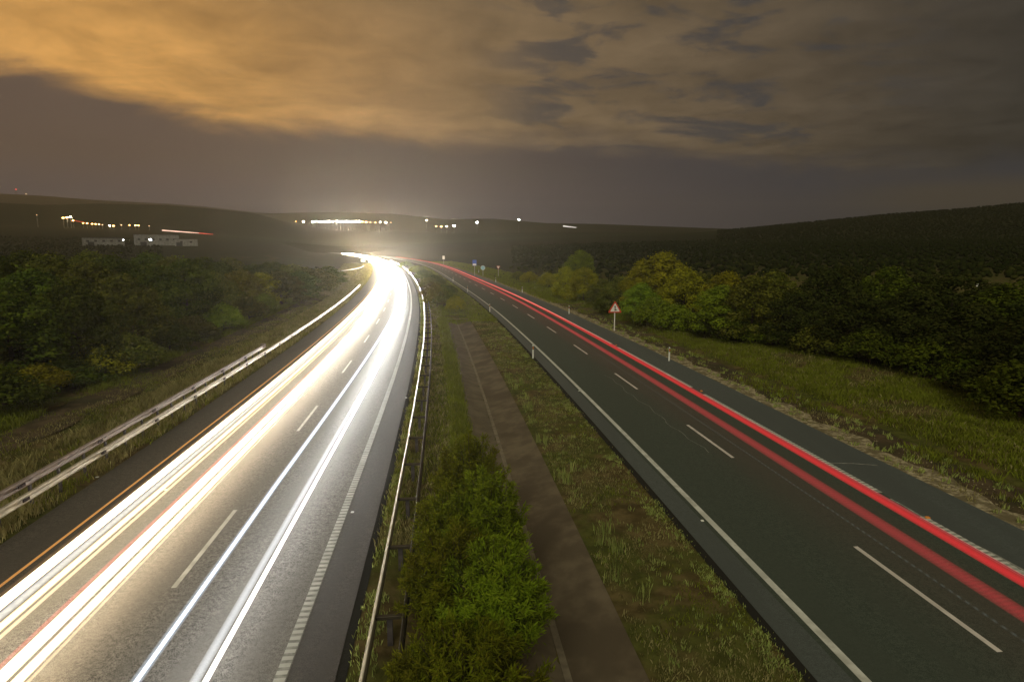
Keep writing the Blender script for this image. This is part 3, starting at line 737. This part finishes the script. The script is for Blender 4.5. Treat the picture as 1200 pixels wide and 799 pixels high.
# right side
rowsR, rowsRB = [], []
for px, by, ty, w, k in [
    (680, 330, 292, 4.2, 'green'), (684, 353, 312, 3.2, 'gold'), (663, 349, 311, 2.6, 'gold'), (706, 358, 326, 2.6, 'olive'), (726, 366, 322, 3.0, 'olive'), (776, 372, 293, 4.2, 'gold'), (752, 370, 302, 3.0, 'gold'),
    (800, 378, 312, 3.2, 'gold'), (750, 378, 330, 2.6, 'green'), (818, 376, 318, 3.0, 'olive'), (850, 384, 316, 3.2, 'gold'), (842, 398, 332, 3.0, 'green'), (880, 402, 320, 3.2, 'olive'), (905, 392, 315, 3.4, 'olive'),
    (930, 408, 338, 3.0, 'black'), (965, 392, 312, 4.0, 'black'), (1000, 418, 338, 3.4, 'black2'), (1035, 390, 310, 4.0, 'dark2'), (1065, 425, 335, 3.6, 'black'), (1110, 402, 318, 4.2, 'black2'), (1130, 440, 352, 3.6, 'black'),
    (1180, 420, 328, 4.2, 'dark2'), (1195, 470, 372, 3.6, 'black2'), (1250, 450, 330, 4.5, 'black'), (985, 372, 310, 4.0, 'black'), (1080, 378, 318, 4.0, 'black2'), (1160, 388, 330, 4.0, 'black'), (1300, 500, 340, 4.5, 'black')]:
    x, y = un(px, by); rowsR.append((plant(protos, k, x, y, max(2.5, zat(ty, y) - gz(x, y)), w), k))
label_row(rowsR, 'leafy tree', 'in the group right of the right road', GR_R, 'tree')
for px, by, ty, w, k in [(643, 337, 319, 2.4, 'gold'), (620, 332, 318, 2.2, 'gold'), (712, 366, 344, 2.0, 'dark'), (765, 382, 348, 2.4, 'green'), (790, 388, 356, 2.2, 'green'), (862, 400, 366, 2.4, 'dark'), (825, 392, 362, 2.0, 'dark'), (905, 404, 372, 2.4, 'green'), (960, 415, 380, 2.4, 'olive'), (1020, 426, 385, 2.4, 'dark'), (1090, 440, 392, 2.6, 'dark'), (1150, 462, 404, 2.6, 'dark'), (608, 328, 318, 2.2, 'olive'), (1195, 492, 425, 2.6, 'dark')]:
    x, y = un(px, by); rowsRB.append((plant(bush, k, x, y, max(1.0, zat(ty, y)), w), k))
label_row(rowsRB, 'low bush', 'before the trees right of the right road', 'bushes before the right hand trees', 'bush')
# median bushes far up the road
rowsM = []
for px, by, ty, w, k in [(520, 360, 336, 2.0, 'olive'), (512, 360, 333, 2.0, 'rust'), (534, 366, 346, 1.4, 'gold'), (507, 350, 331, 2.2, 'rust'), (519, 352, 334, 2.4, 'dark'), (503, 340, 325, 2.4, 'olive'), (510, 336, 322, 2.6, 'dark'), (497, 329, 316, 2.8, 'dark'), (489, 321, 311, 3.0, 'olive'), (476, 314, 306, 3.0, 'dark'), (525, 345, 334, 2.0, 'dark')]:
    x, y = un(px, by); rowsM.append((plant(bush, k, x, y, max(1.0, zat(ty, y)), w), k))
label_row(rowsM, 'bush', 'of those on the median before the far bend', 'median bushes before the far bend', 'bush')

# big oleander shrubs in the foreground median
def shrub(seed, x, y, h, rx, ry, mat, n, label, up=0.9):
    g = np.random.default_rng(seed); root = empty('oleander_shrub', (x, y, 0)); tag(root, label, 'shrub', 'shrubs in the median foreground')
    st = MB(); V = []; b = 0; PP = []; NN = []
    ns = 110
    for k in range(ns):
        a = g.uniform(0, 6.283); q = math.sqrt(g.random()); bx, by = math.cos(a) * .35 * q * rx, math.sin(a) * .35 * q * ry
        tx, ty = math.cos(a) * q * rx, math.sin(a) * q * ry; tz = h * (1 - .42 * q ** 2.2) * g.uniform(.66, 1.16)
        p0, p2 = Vector((bx, by, 0)), Vector((tx, ty, tz)); p1 = p0.lerp(p2, .5) + Vector((-.12 * math.cos(a) * rx * q, -.12 * math.sin(a) * ry * q, .25 * tz))
        st.tube([p0, p1, p2], [.018, .012, .005], 5, False)
        m = n // ns; t = 1 - g.random(m) ** 1.5 * .82
        pts = ((1 - t) ** 2)[:, None] * np.array(p0) + (2 * t * (1 - t))[:, None] * np.array(p1) + (t ** 2)[:, None] * np.array(p2)
        spread = g.normal(size=(m, 3)) * (.15 * (1.25 - t))[:, None]; pts = pts + spread + np.array([math.cos(a), math.sin(a), .2]) * .04
        nn = np.tile(np.array([math.cos(a) * q, math.sin(a) * q, up]), (m, 1)); PP.append(pts); NN.append(nn)
    P = np.concatenate(PP); Nn = np.concatenate(NN); v, f = leaves_at(g, P, Nn, .15, .015)
    obj('crown', mesh('crown', v, f), mat, root); st.build('stem', M['bark'], root)
shrub(21, -1.30, 17.2, 2.75, 1.2, 1.5, M['f_shrub'], 20000, 'rear dark green shrub of the foreground median, nearest the ditch top')
shrub(22, -1.55, 15.0, 2.35, 1.05, 1.2, M['f_shrub'], 17000, 'low olive shrub beside the median guard rail spacers')
shrub(23, -.66, 14.3, 2.8, 1.1, 1.4, M['f_shrubl'], 24000, 'bright green shrub in the middle of the foreground median, tallest')
shrub(24, -1.35, 12.4, 2.35, 1.2, 1.3, M['f_shrub'], 24000, 'dark shrub in the foreground median touching the guard rail side')
shrub(25, -.40, 11.6, 2.3, 1.2, 1.3, M['f_shrubl'], 24000, 'green shrub overhanging the concrete ditch edge in the foreground')
shrub(26, -.85, 9.4, 1.9, 1.5, 1.2, M['f_shrub'], 24000, 'nearest dark shrub of the median at the bottom of the photo')

# ------------------------------------------------------------------ grass and weeds (stuff)
def blades(g, X, Y, hgt, wid, lean=.5, mult=1, rad=.1):
    n = len(X); X = np.repeat(X, mult) + g.normal(size=n * mult) * rad; Y = np.repeat(Y, mult) + g.normal(size=n * mult) * rad
    n = len(X); Z = ground_z(X, Y); a = g.uniform(0, 6.283, n); hh = np.repeat(hgt, mult) * g.uniform(.5, 1.2, n) if np.ndim(hgt) else hgt * g.uniform(.4, 1.3, n)
    w = wid * g.uniform(.6, 1.4, n); dx, dy = np.cos(a), np.sin(a); ln = lean * hh * g.random(n); b = g.uniform(0, 6.283, n); lx, ly = np.cos(b) * ln, np.sin(b) * ln
    v = np.stack([np.stack([X - dx * w, Y - dy * w, Z - .02], 1), np.stack([X + dx * w, Y + dy * w, Z - .02], 1),
                  np.stack([X + dx * w * .7 + lx * .4, Y + dy * w * .7 + ly * .4, Z + hh * .6], 1), np.stack([X + lx, Y + ly, Z + hh], 1)], 1).reshape(-1, 3)
    f = np.arange(n)[:, None] * 4 + np.array([0, 1, 2, 3])[None, :]
    return v, f
def scatter(g, curve, o0, o1, y0, y1, n, near=1.6):
    t = g.random(n) ** near; Y = y0 + (y1 - y0) * t; O = g.uniform(o0, o1, n); X, YY = at(curve, Y, O); return X, YY, O
def patchy(X, Y, s, th, g):
    v = np.sin(X * s + 1.3 * np.sin(Y * s * .7)) * np.sin(Y * s * .8 + 1.1 * np.sin(X * s * .6 + 2)) + g.normal(size=len(X)) * .25
    return v > th
def grass(name, mat, items):
    tag(obj(name, mesh(name, *join_np(items)), mat), kind='stuff', label=None)
g = np.random.default_rng(99)
def sel(X, Y, O, m): return X[m], Y[m]
it_g, it_d, it_p = [], [], []
# weeds strip between the right road and the ditch
X, Y, O = scatter(g, RC, -4.2, -1.25, 8, 120, 9000); m = patchy(X, Y, 1.1, .38, g); it_g.append(blades(g, X[m], Y[m], .10, .010, .8, 4, .06))
X, Y, O = scatter(g, RC, -4.2, -1.25, 8, 120, 11000); m = patchy(X, Y, .8, -.3, g); it_d.append(blades(g, X[m], Y[m], .09, .010, .9, 4, .08))
X, Y, O = scatter(g, RC, -1.75, -1.2, 8, 150, 2600, 1.3); m = patchy(X, Y, 1.7, .15, g); it_p.append(blades(g, X[m], Y[m], .08, .014, .9, 9, .06))
X, Y, O = scatter(g, RC, -4.1, -1.5, 9, 60, 420, 1.2); it_p.append(blades(g, X, Y, .13, .008, .6, 12, .05))
X, Y, O = scatter(g, RC, -4.2, -3.4, 9, 40, 26, 1.0); it_p.append(blades(g, X, Y, .42, .008, .3, 26, .10))
# between ditch and median rail
X, Y, O = scatter(g, LC, 1.4, 4.6, 18, 110, 9000); m = patchy(X, Y, .9, -.25, g); it_g.append(blades(g, X[m], Y[m], .16, .012, .7, 4, .08))
X, Y, O = scatter(g, LC, 1.35, 1.9, 8, 110, 2600, 1.4); m = patchy(X, Y, 1.5, .0, g); it_p.append(blades(g, X[m], Y[m], .14, .012, .8, 5, .05))
X, Y, O = scatter(g, LC, 1.4, 4.0, 16, 110, 3500); it_d.append(blades(g, X, Y, .22, .010, .6, 4, .10))
X, Y, O = scatter(g, RC, -8.1, -7.2, 20, 72, 2600, 1.3); it_g.append(blades(g, X, Y, .38, .014, .5, 5, .08))
X, Y, O = scatter(g, RC, -8, -1.3, 70, 260, 9000, 1.5); it_g.append(blades(g, X, Y, .22, .03, .6, 3, .2))
# right verge
X, Y, O = scatter(g, RC, 9.6, 12.3, 10, 110, 3000); m = patchy(X, Y, .9, .1, g); it_d.append(blades(g, X[m], Y[m], .13, .012, .9, 5, .09))
X, Y, O = scatter(g, RC, 9.5, 12.3, 10, 70, 240, 1.2); it_p.append(blades(g, X, Y, .20, .02, .8, 16, .08))
X, Y, O = scatter(g, RC, 10.6, 12.6, 10, 110, 2500); m = patchy(X, Y, .5, .25, g); it_g.append(blades(g, X[m], Y[m], .28, .014, .7, 7, .10))
X, Y, O = scatter(g, RC, 13.8, 23, 8, 140, 46000, 1.5); m = patchy(X, Y, .55, -.35, g); it_g.append(blades(g, X[m], Y[m], .22, .018, .8, 5, .14))
X, Y, O = scatter(g, RC, 14.0, 26, 8, 140, 16000, 1.5); m = patchy(X, Y, .5, -.4, g); it_d.append(blades(g, X[m], Y[m], .20, .014, .8, 3, .10))
X, Y, O = scatter(g, RC, 10, 22, 90, 330, 9000, 1.4); it_g.append(blades(g, X, Y, .35, .05, .7, 4, .3))
# left verge
X, Y, O = scatter(g, LC, -14.0, -9.9, 12, 150, 22000, 1.5); m = patchy(X, Y, .8, -.5, g); it_d.append(blades(g, X[m], Y[m], .34, .013, .6, 4, .10))
X, Y, O = scatter(g, LC, -14.0, -9.8, 12, 150, 5000, 1.5); m = patchy(X, Y, .6, .1, g); it_g.append(blades(g, X[m], Y[m], .30, .014, .6, 5, .10))
X, Y, O = scatter(g, LC, -24, -17.4, 14, 170, 34000, 1.5); m = patchy(X, Y, .5, -.4, g); it_g.append(blades(g, X[m], Y[m], .30, .016, .7, 4, .10))
X, Y, O = scatter(g, LC, -22, -10, 110, 300, 7000, 1.3); it_d.append(blades(g, X, Y, .35, .04, .7, 4, .3))
X, Y, O = scatter(g, LC, -18.0, -14.6, 14, 120, 9000, 1.4); m = patchy(X, Y, .7, .15, g); it_g.append(blades(g, X[m], Y[m], .13, .014, .8, 4, .10))
X, Y, O = scatter(g, LC, -16.2, -14.4, 14, 120, 5000, 1.4); it_d.append(blades(g, X, Y, .12, .012, .8, 3, .10))
grass('green_grass', M['g_green'], it_g); grass('dry_grass', M['g_dry'], it_d); grass('pale_weeds', M['g_pale'], it_p)
# stones scattered on the gravel edge
def stones():
    X, Y, O = scatter(g, RC, 9.4, 11.4, 8, 90, 1800, 1.4); n = len(X); Z = ground_z(X, Y)
    base = np.array([(1, 0, 0), (-1, 0, 0), (0, 1, 0), (0, -1, 0), (0, 0, .8), (0, 0, -.4)]); fc = np.array([(0, 2, 4), (2, 1, 4), (1, 3, 4), (3, 0, 4), (2, 0, 5), (1, 2, 5), (3, 1, 5), (0, 3, 5)])
    s = g.uniform(.012, .05, n) ; v = (base[None] * (1 + .3 * g.normal(size=(n, 6, 1))) * s[:, None, None] + np.stack([X, Y, Z + .01], 1)[:, None]).reshape(-1, 3)
    tag(obj('gravel', mesh('gravel', v, (np.arange(n)[:, None, None] * 6 + fc[None]).reshape(-1, 3)), M['gravel']), kind='stuff')
stones()

# far olive groves and scrub: masses nobody could count
def grove(name, pts, r0, r1, mat):
    g = np.random.default_rng(5); P = np.array(pts); n = len(P); t = (1 + 5 ** .5) / 2
    ic = np.array([(-1, t, 0), (1, t, 0), (-1, -t, 0), (1, -t, 0), (0, -1, t), (0, 1, t), (0, -1, -t), (0, 1, -t), (t, 0, -1), (t, 0, 1), (-t, 0, -1), (-t, 0, 1)]) / math.sqrt(1 + t * t)
    fc = np.array([(0, 11, 5), (0, 5, 1), (0, 1, 7), (0, 7, 10), (0, 10, 11), (1, 5, 9), (5, 11, 4), (11, 10, 2), (10, 7, 6), (7, 1, 8), (3, 9, 4), (3, 4, 2), (3, 2, 6), (3, 6, 8), (3, 8, 9), (4, 9, 5), (2, 4, 11), (6, 2, 10), (8, 6, 7), (9, 8, 1)])
    r = g.uniform(r0, r1, n); Z = ground_z(P[:, 0], P[:, 1])
    v = ic[None] * (1 + .28 * g.normal(size=(n, 12, 1))) * r[:, None, None]; v[:, :, 2] *= .85
    v = (v + np.stack([P[:, 0], P[:, 1], Z + r * .75], 1)[:, None]).reshape(-1, 3)
    tag(obj(name, mesh(name, v, (np.arange(n)[:, None, None] * 12 + fc[None]).reshape(-1, 3)), mat), kind='stuff')
def rows(px0, px1, Y0_, Y1_, ang, dx, dy, keep=.93, seed=3):
    g = np.random.default_rng(seed); ca, sa = math.cos(ang), math.sin(ang); Rm = 1500; out = []
    u = np.arange(-Rm, Rm, dx); w = np.arange(-Rm, Rm, dy); U, W = np.meshgrid(u, w); U = U.ravel() + g.normal(size=U.size) * dx * .30; W = W.ravel() + g.normal(size=W.size) * dy * .12
    X = U * ca - W * sa + (px0 + px1 - 1200) / 2 / F * (Y0_ + Y1_) / 2; Y = U * sa + W * ca + (Y0_ + Y1_) / 2
    px = CX + F * X / np.maximum(Y * math.cos(TH), 1); dr = np.minimum(np.abs(offset_of(RC, X, Y) - 4), np.abs(offset_of(LC, X, Y) + 4))
    m = (Y > Y0_) & (Y < Y1_) & (px > px0) & (px < px1) & (dr > 32) & (g.random(len(X)) < keep)
    return np.stack([X[m], Y[m]], 1)
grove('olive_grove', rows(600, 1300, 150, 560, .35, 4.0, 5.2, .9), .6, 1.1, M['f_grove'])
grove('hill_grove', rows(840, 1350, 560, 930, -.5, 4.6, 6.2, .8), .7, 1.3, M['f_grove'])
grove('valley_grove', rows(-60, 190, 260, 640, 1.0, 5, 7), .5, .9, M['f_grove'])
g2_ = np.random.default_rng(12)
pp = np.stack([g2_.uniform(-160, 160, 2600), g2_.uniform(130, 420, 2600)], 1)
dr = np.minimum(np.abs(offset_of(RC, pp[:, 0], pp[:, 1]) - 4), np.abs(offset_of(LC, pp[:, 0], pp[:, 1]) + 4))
grove('roadside_scrub', pp[(dr > 24) & (pp[:, 1] < 260) & (pp[:, 1] < 230)][:1000], .4, 1.1, M['f_dim'])

# ------------------------------------------------------------------ far buildings, mast and lamps
def warehouse(px0, px1, base_row, top_row, Y, label, nwin, lean=False):
    x0, x1 = xat(px0, Y, 9), xat(px1, Y, 9); cx = (x0 + x1) / 2; w = x1 - x0; z = gz(cx, Y) - .5; h = zat(top_row, Y) - z; D = 16
    root = empty('warehouse', (cx, Y, z), -math.atan2(cx, Y)); w *= math.cos(math.atan2(cx, Y)); tag(root, label, 'building')
    MB().box(-w / 2, w / 2, 0, D, 0, h).build('wall', M['wall'], root)
    MB().prism([(-w / 2 - .5, h + .02), (w / 2 + .5, h + .02), (w / 2 + .5, h + .35), (-w / 2 - .5, h + .35)], -.6, D + .6).build('roof', M['roof'], root)
    wm = MB().box(-.9, .9, -.06, -.004, 0, 1.5).me('window'); wm.materials.append(M['hole'])
    for k in range(nwin):
        obj('window', wm, None, root, (-w / 2 + w * (k + .7) / (nwin + .4), 0, h * .52))
    MB().box(-2.2, 2.2, -.07, -.004, 0.1, 3.6).build('door', M['hole'], root, (-w * .30, 0, 0))
    return root, cx, z, h
warehouse(97, 147, 286, 278.8, 500, 'long low white warehouse at far left, the plainer of two', 5)
warehouse(158, 211, 287, 275.3, 500, 'taller white warehouse with a row of windows behind the bright lamp', 6)
warehouse(205, 232, 287, 280.5, 496, 'low white annex at the right end of the taller warehouse', 2)
EM = {'white': emit('lamp_white', (1, .97, .9), 180), 'warm': emit('lamp_warm', (1, .82, .55), 120), 'orange': emit('lamp_orange', (1, .5, .14), 22), 'blue': emit('lamp_bluish', (.85, .88, 1), 40), 'red': emit('lamp_red', (1, .08, .05), 10), 'dim': emit('lamp_dim', (1, .6, .3), 6)}
PG = emit('lit_pole_dummy', (1, .9, .7), .1) if False else M['wall']
def lamp(px, head, foot, Y, size, kind, label, group):
    z0 = gz(xat(px, Y, 20), Y); z1 = zat(head, Y); x = xat(px, Y, z1); z0 = gz(x, Y)
    if z1 - z0 < 5: z1 = z0 + 7
    root = empty('street_lamp', (x, Y, z0)); tag(root, label, 'street lamp', group); h = z1 - z0; s = size
    MB().tube([(0, 0, -.5), (0, 0, h)], [.40, .36], 6).build('pole', M['wall'], root)
    n = 8; v = []; fs = []
    prof = [(.2, -.45), (.8, -.25), (1, .1), (.7, .4), (.15, .5)]
    for r, zz in prof: v += [(r * s * math.cos(6.2832 * k / n), r * s * math.sin(6.2832 * k / n), h + zz * s) for k in range(n)]
    for i in range(len(prof) - 1):
        for k in range(n): j = (k + 1) % n; fs.append((i * n + k, i * n + j, (i + 1) * n + j, (i + 1) * n + k))
    fs += [tuple(range(n - 1, -1, -1)), tuple(range((len(prof) - 1) * n, len(prof) * n))]
    MB().add(v, fs).build('lamp_head', EM[kind], root)
LX = [(346.5, 'orange', .9), (355.7, 'warm', 1.5), (367, 'white', 1.9), (371, 'white', 1.7), (375.5, 'white', 1.8), (379.5, 'white', 1.7), (383, 'warm', 1.7), (386, 'white', 1.8), (390, 'warm', 1.2), (395, 'white', 2), (398.5, 'white', 2.1), (402, 'white', 2.2), (406, 'white', 2.1), (409.5, 'white', 2), (413, 'warm', 1.9), (417, 'warm', 1.8), (421, 'white', 1.8), (424.5, 'orange', 1.7), (429, 'orange', 1.5), (434, 'dim', 1.2), (440, 'orange', 1.1), (445.5, 'warm', 1.0), (452, 'warm', 1.6), (458, 'dim', 1.0)]
for i, (px, k, s) in enumerate(LX):
    s *= 1.25
    lamp(px, 259.5 + (0.9 if px > 425 else 0) + (i % 3) * .3, 270, 1290, s, k, 'glowing mast lamp, %s from left in the dense row of town lights' % ORD[i], 'lamps of the bright town row')
for px, hd, k, s, lb in [(500, 258.5, 'warm', 1.6, 'single white mast lamp left of the orange pair'), (511, 265.5, 'orange', 1.7, 'left lamp of the orange pair right of town'), (517, 265.8, 'orange', 2.0, 'right lamp of the orange pair right of town'),
                         (523.5, 265.6, 'warm', 1.4, 'small warm mast lamp between orange pair and white lamp'), (532, 264.8, 'white', 2.0, 'bright white mast lamp just right of the orange pair'), (559, 260.8, 'white', 2.0, 'lone white mast lamp between town and hill'), (608, 257.6, 'white', 1.6, 'rightmost lone white mast lamp on the skyline')]:
    lamp(px, hd, 270, 1290, s, k, lb, 'scattered mast lamps right of town')
OX = [(74, 255.5, 'orange', 1.6), (78.5, 255, 'orange', 1.8), (82.5, 254.5, 'warm', 1.2), (86, 258.6, 'orange', 1.5), (97.5, 261.6, 'orange', .9), (102, 261.8, 'orange', 1.2), (108, 262.4, 'orange', 1.1), (112, 262.6, 'orange', 1.2), (116, 263, 'orange', 1.1), (120, 263.4, 'dim', .7), (128.5, 264.6, 'warm', 1.0), (133, 264.8, 'orange', 1.3), (142.5, 266, 'dim', .8), (152, 266.7, 'orange', .9), (159, 267.4, 'orange', 1.3), (162.5, 267.8, 'orange', 1.2), (175, 267.2, 'dim', .6), (43, 252, 'dim', .6)]
for i, (px, hd, k, s) in enumerate(sorted(OX)):
    lamp(px, hd, 270, 960, s * 1.15, k, 'small orange street lamp, %s from left along the far left road' % ORD[i], 'orange lamps along the far left road')
lamp(176, 281.0, 292, 470, 1.0, 'blue', 'bright bluish lamp on a pole before the taller white warehouse', None)
lamp(144.5, 281.2, 286, 492, .5, 'blue', 'small bluish lamp at the right end of the plain warehouse', None)
def mast(px, Y, row, label):
    x = xat(px, Y, 250); z0 = gz(x, Y); h = zat(row, Y) - z0; root = empty('radio_mast', (x, Y, z0)); tag(root, label, 'mast')
    m = MB()
    for sx, sy in ((-1, -1), (1, -1), (0, 1)): m.tube([(sx * 3, sy * 3, 0), (sx * .6, sy * .6, h)], [.5, .3], 5)
    for k in range(6):
        t = k / 6; r = 3 * (1 - t) + .6 * t; m.tube([(-r, -r, h * t), (r, -r, h * (t + .16))], .25, 4); m.tube([(r, -r, h * t), (0, r, h * (t + .16))], .25, 4)
    m.build('lattice', M['post'], root); MB().tube([(0, 0, h), (0, 0, h + 3)], [2.0, 2.0], 8).build('beacon', EM['red'], root)
mast(20, 3180, 222.5, 'tiny lattice mast with red beacon on the far left ridge')
lamp(31, 229.6, 231, 3150, 3.0, 'dim', 'faint warm lamp on the far left ridge beside the mast', None)

# ------------------------------------------------------------------ light trails: glowing streaks at lamp height over the lanes
def trail_mat(name, col, s, ripple=0.0, period=.16, soft=1.0):
    m, N, out = new_mat(name)
    uv = N.n('ShaderNodeUVMap').outputs[0]; sp = N.n('ShaderNodeSeparateXYZ'); N.put(sp.inputs[0], uv)
    u = sp.outputs[0]; a = N.m('SUBTRACT', 1.0, N.m('POWER', N.m('ABSOLUTE', u), 2.0), clamp=True)
    a = N.m('POWER', a, soft)
    gl = N.n('ShaderNodeAttribute', attribute_name='glow').outputs['Fac']
    st = N.m('MULTIPLY', N.m('MULTIPLY', a, gl), s)
    if ripple:
        w = N.m('ADD', 1 - ripple * .5, N.m('MULTIPLY', N.m('SINE', N.m('MULTIPLY', sp.outputs[1], 6.2832 / period)), ripple * .5)); st = N.m('MULTIPLY', st, w)
    e = N.n('ShaderNodeEmission'); e.inputs[0].default_value = (*col, 1); N.put(e.inputs[1], st)
    t = N.n('ShaderNodeBsdfTransparent'); ad = N.n('ShaderNodeAddShader'); N.put(ad.inputs[0], e.outputs[0]); N.put(ad.inputs[1], t.outputs[0]); N.put(out.inputs[0], ad.outputs[0])
    return m
def trail(label, curve, off, z, w, h, col, s, y0=-30, y1=640, far=0.0, f0=95, f1=290, ripple=0.0, period=.16, soft=1.0, drift=None):
    ysr = ysteps(y0, y1, 1.6); n = len(ysr); k = 8; v = np.empty((n * k, 3)); uv = np.empty((n * k, 2))
    o = off + (drift(ysr) if drift else 0); X0, Y0_ = at(curve, ysr, o); zz = np.full(n, z)
    s_ = np.concatenate([[0], np.cumsum(np.hypot(np.diff(X0), np.diff(Y0_)))])
    for j in range(k):
        t = 2 * math.pi * j / k; X, Y = at(curve, ysr, o + math.cos(t) * w / 2)
        v[j::k, 0] = X; v[j::k, 1] = Y; v[j::k, 2] = zz + math.sin(t) * h / 2; uv[j::k, 0] = math.cos(t); uv[j::k, 1] = s_
    i = np.arange(n - 1)[:, None] * k + np.arange(k)[None, :]; j2 = np.arange(n - 1)[:, None] * k + (np.arange(k)[None, :] + 1) % k
    f = np.stack([i.ravel(), j2.ravel(), (j2 + k).ravel(), (i + k).ravel()], 1)
    me = mesh('light_trail', v, f, True, uv)
    tt = np.clip((ysr - f0) / (f1 - f0), 0, 1); gl = 1 + far * tt * tt * (3 - 2 * tt)
    at_ = me.attributes.new('glow', 'FLOAT', 'POINT'); at_.data.foreach_set('value', np.repeat(gl, k).astype(np.float32))
    o_ = obj('light_trail', me, trail_mat('trail_light', col, s, ripple, period, soft)); tag(o_, label, 'light trail', 'light trails of passing traffic'); return o_
W1, W2, WB = (1, .80, .50), (1, .72, .42), (.80, .88, 1)
FAR = 70
trail('broad white light trail in the slow lane, left half of leftmost bright band', LC, -6.72, .65, .28, .18, W1, 9, far=FAR, soft=3)
trail('greyish light trail running down the middle of the leftmost bright band', LC, -6.38, .66, .28, .08, (.85, .88, .92), .34, far=FAR)
trail('cream light trail on the right half of the leftmost bright band', LC, -6.12, .64, .20, .10, W2, 1.9, far=FAR, soft=2)
trail('thin cream light trail on the right rim of the leftmost bright band', LC, -5.90, .62, .10, .06, W2, .7, far=FAR)
trail('thin orange light trail left of all white trails', LC, -7.16, .72, .06, .05, (1, .42, .08), .5, y1=300, far=2)
trail('faint brown light trail between orange trail and white band', LC, -7.03, .60, .10, .05, (1, .5, .2), .07, y1=300, far=3)
trail('broad white light trail left of centre, left half of second band', LC, -4.98, .65, .27, .18, W1, 9, far=FAR, soft=3)
trail('warm cream light trail forming the right half of second band', LC, -4.62, .64, .22, .12, W2, 4, far=FAR, soft=2.5)
trail('thin tan light trail on the right rim of second band', LC, -4.43, .62, .07, .05, W2, .4, far=FAR)
trail('dull red light trail fringing the left rim of second band', LC, -5.21, .66, .11, .06, (.9, .12, .10), .26, y1=260, far=3)
trail('wide bluish rippled light trail in the fast lane', LC, -2.42, .62, .24, .12, (.66, .80, 1), .34, far=FAR * .6, f0=30, ripple=.4, period=.2, drift=lambda y: .6 * np.clip((y - 20) / 60, 0, 1))
trail('narrow blue white core light trail inside the rippled fast lane trail', LC, -2.40, .64, .09, .07, (.90, .93, 1), 1.3, far=FAR, drift=lambda y: .6 * np.clip((y - 20) / 60, 0, 1))
trail('bright white core light trail nearest the ribbed line', LC, -1.12, .62, .12, .09, (1, .96, .90), 3.2, far=FAR * .6, soft=1.6, drift=lambda y: .25 * np.clip((y - 20) / 60, 0, 1))
trail('pale grey light trail hugging the left of the white core trail', LC, -1.32, .62, .22, .08, (.86, .9, .95), .30, far=FAR, drift=lambda y: .25 * np.clip((y - 20) / 60, 0, 1))
trail('vivid red tail light trail over the outer edge line', RC, 5.22, .80, .38, .12, (1, .010, .03), .32, y1=430, far=1.2, f0=40, f1=250)
trail('thin pink red light trail on the right rim of the outer red trail', RC, 5.40, .84, .09, .05, (1, .10, .12), .22, y1=430, far=3.0, f0=25, f1=100)
trail('softer red rippled tail light trail inside the slow lane', RC, 4.02, .80, .54, .14, (1, .045, .07), .135, y1=430, far=2.0, f0=15, f1=160, ripple=.25, period=.14)
trail('dotted grey light trail under the softer red trail', RC, 4.0, .25, .06, .04, (.75, .9, .85), .03, y1=60, ripple=1.0, period=.24)
def beams(curve, off, col, pw, near, mid):
    # the headlamps that drew the trails: dipped beams aimed down the lane towards the bridge, averaged over the exposure
    y = 9.0; k = 0
    while y < 330:
        step = 2.2 if y < 40 else (3.4 if y < 90 else 9.0)
        ld = bpy.data.lights.new('headlamp_beam', 'SPOT'); o = bpy.data.objects.new('headlamp_beam', ld); C.objects.link(o)
        ss = lambda a, b: (lambda t: t * t * (3 - 2 * t))(min(1, max(0, (y - a) / (b - a))))
        ld.energy = pw * step / 2.2 * (near + mid * ss(45, 110) + 1.3 * ss(120, 240)); ld.color = col; ld.spot_size = R(44); ld.spot_blend = 1.0; ld.shadow_soft_size = .5
        X, Y = at(curve, y, off); h = math.atan(float(curve(y + 1) - curve(y - 1)) / 2)
        o.location = (float(X), float(Y), .68); d = Vector((-math.sin(h), -math.cos(h), -.03)); o.rotation_euler = d.to_track_quat('-Z', 'Y').to_euler()
        y += step; k += 1
beams(LC, -5.6, (1, .91, .78), 2800, .40, .22)
beams(LC, -1.75, (.96, .95, .92), 2200, .42, .10)
def far_streak(px0, r0, px1, r1, Y, w, col, s, label):
    p = [Vector((xat(px0, Y, zat(r0, Y)), Y, zat(r0, Y))), Vector((xat(px1, Y, zat(r1, Y)), Y + 10, zat(r1, Y)))]
    tag(MB().tube([p[0], p[0].lerp(p[1], .5), p[1]], [w, w * .8, w * .45], 6).build('light_trail', emit('streak_light', col, s)), label, 'light trail', 'far light trails on distant roads')
far_streak(190, 270.0, 236, 273.6, 930, 1.0, (1, .62, .45), 1.6, 'pale pink far light trail left of the valley')
far_streak(233, 273.2, 246, 274.6, 930, .6, (1, .1, .06), 1.2, 'short red far light trail ending the pale pink one')
far_streak(86, 258.5, 95, 260.6, 955, .6, (1, .1, .04), .8, 'short red far light trail beside the orange lamps')
far_streak(660, 265.0, 676, 266.6, 1280, 1.5, (1, .92, .82), 1.0, 'short white far light trail on the dark hill at centre right')

# ------------------------------------------------------------------ haze
def haze():
    m, N, out = new_mat('night_haze')
    pv = N.n('ShaderNodeVolumePrincipled'); pv.inputs['Color'].default_value = (1, .93, .80, 1); pv.inputs['Density'].default_value = 0.00017; pv.inputs['Anisotropy'].default_value = 0.70
    N.put(out.inputs['Volume'], pv.outputs[0])
    o = MB().box(-4500, 4500, -60, 4700, -4, 330).build('haze', m); tag(o, kind='stuff')
haze()
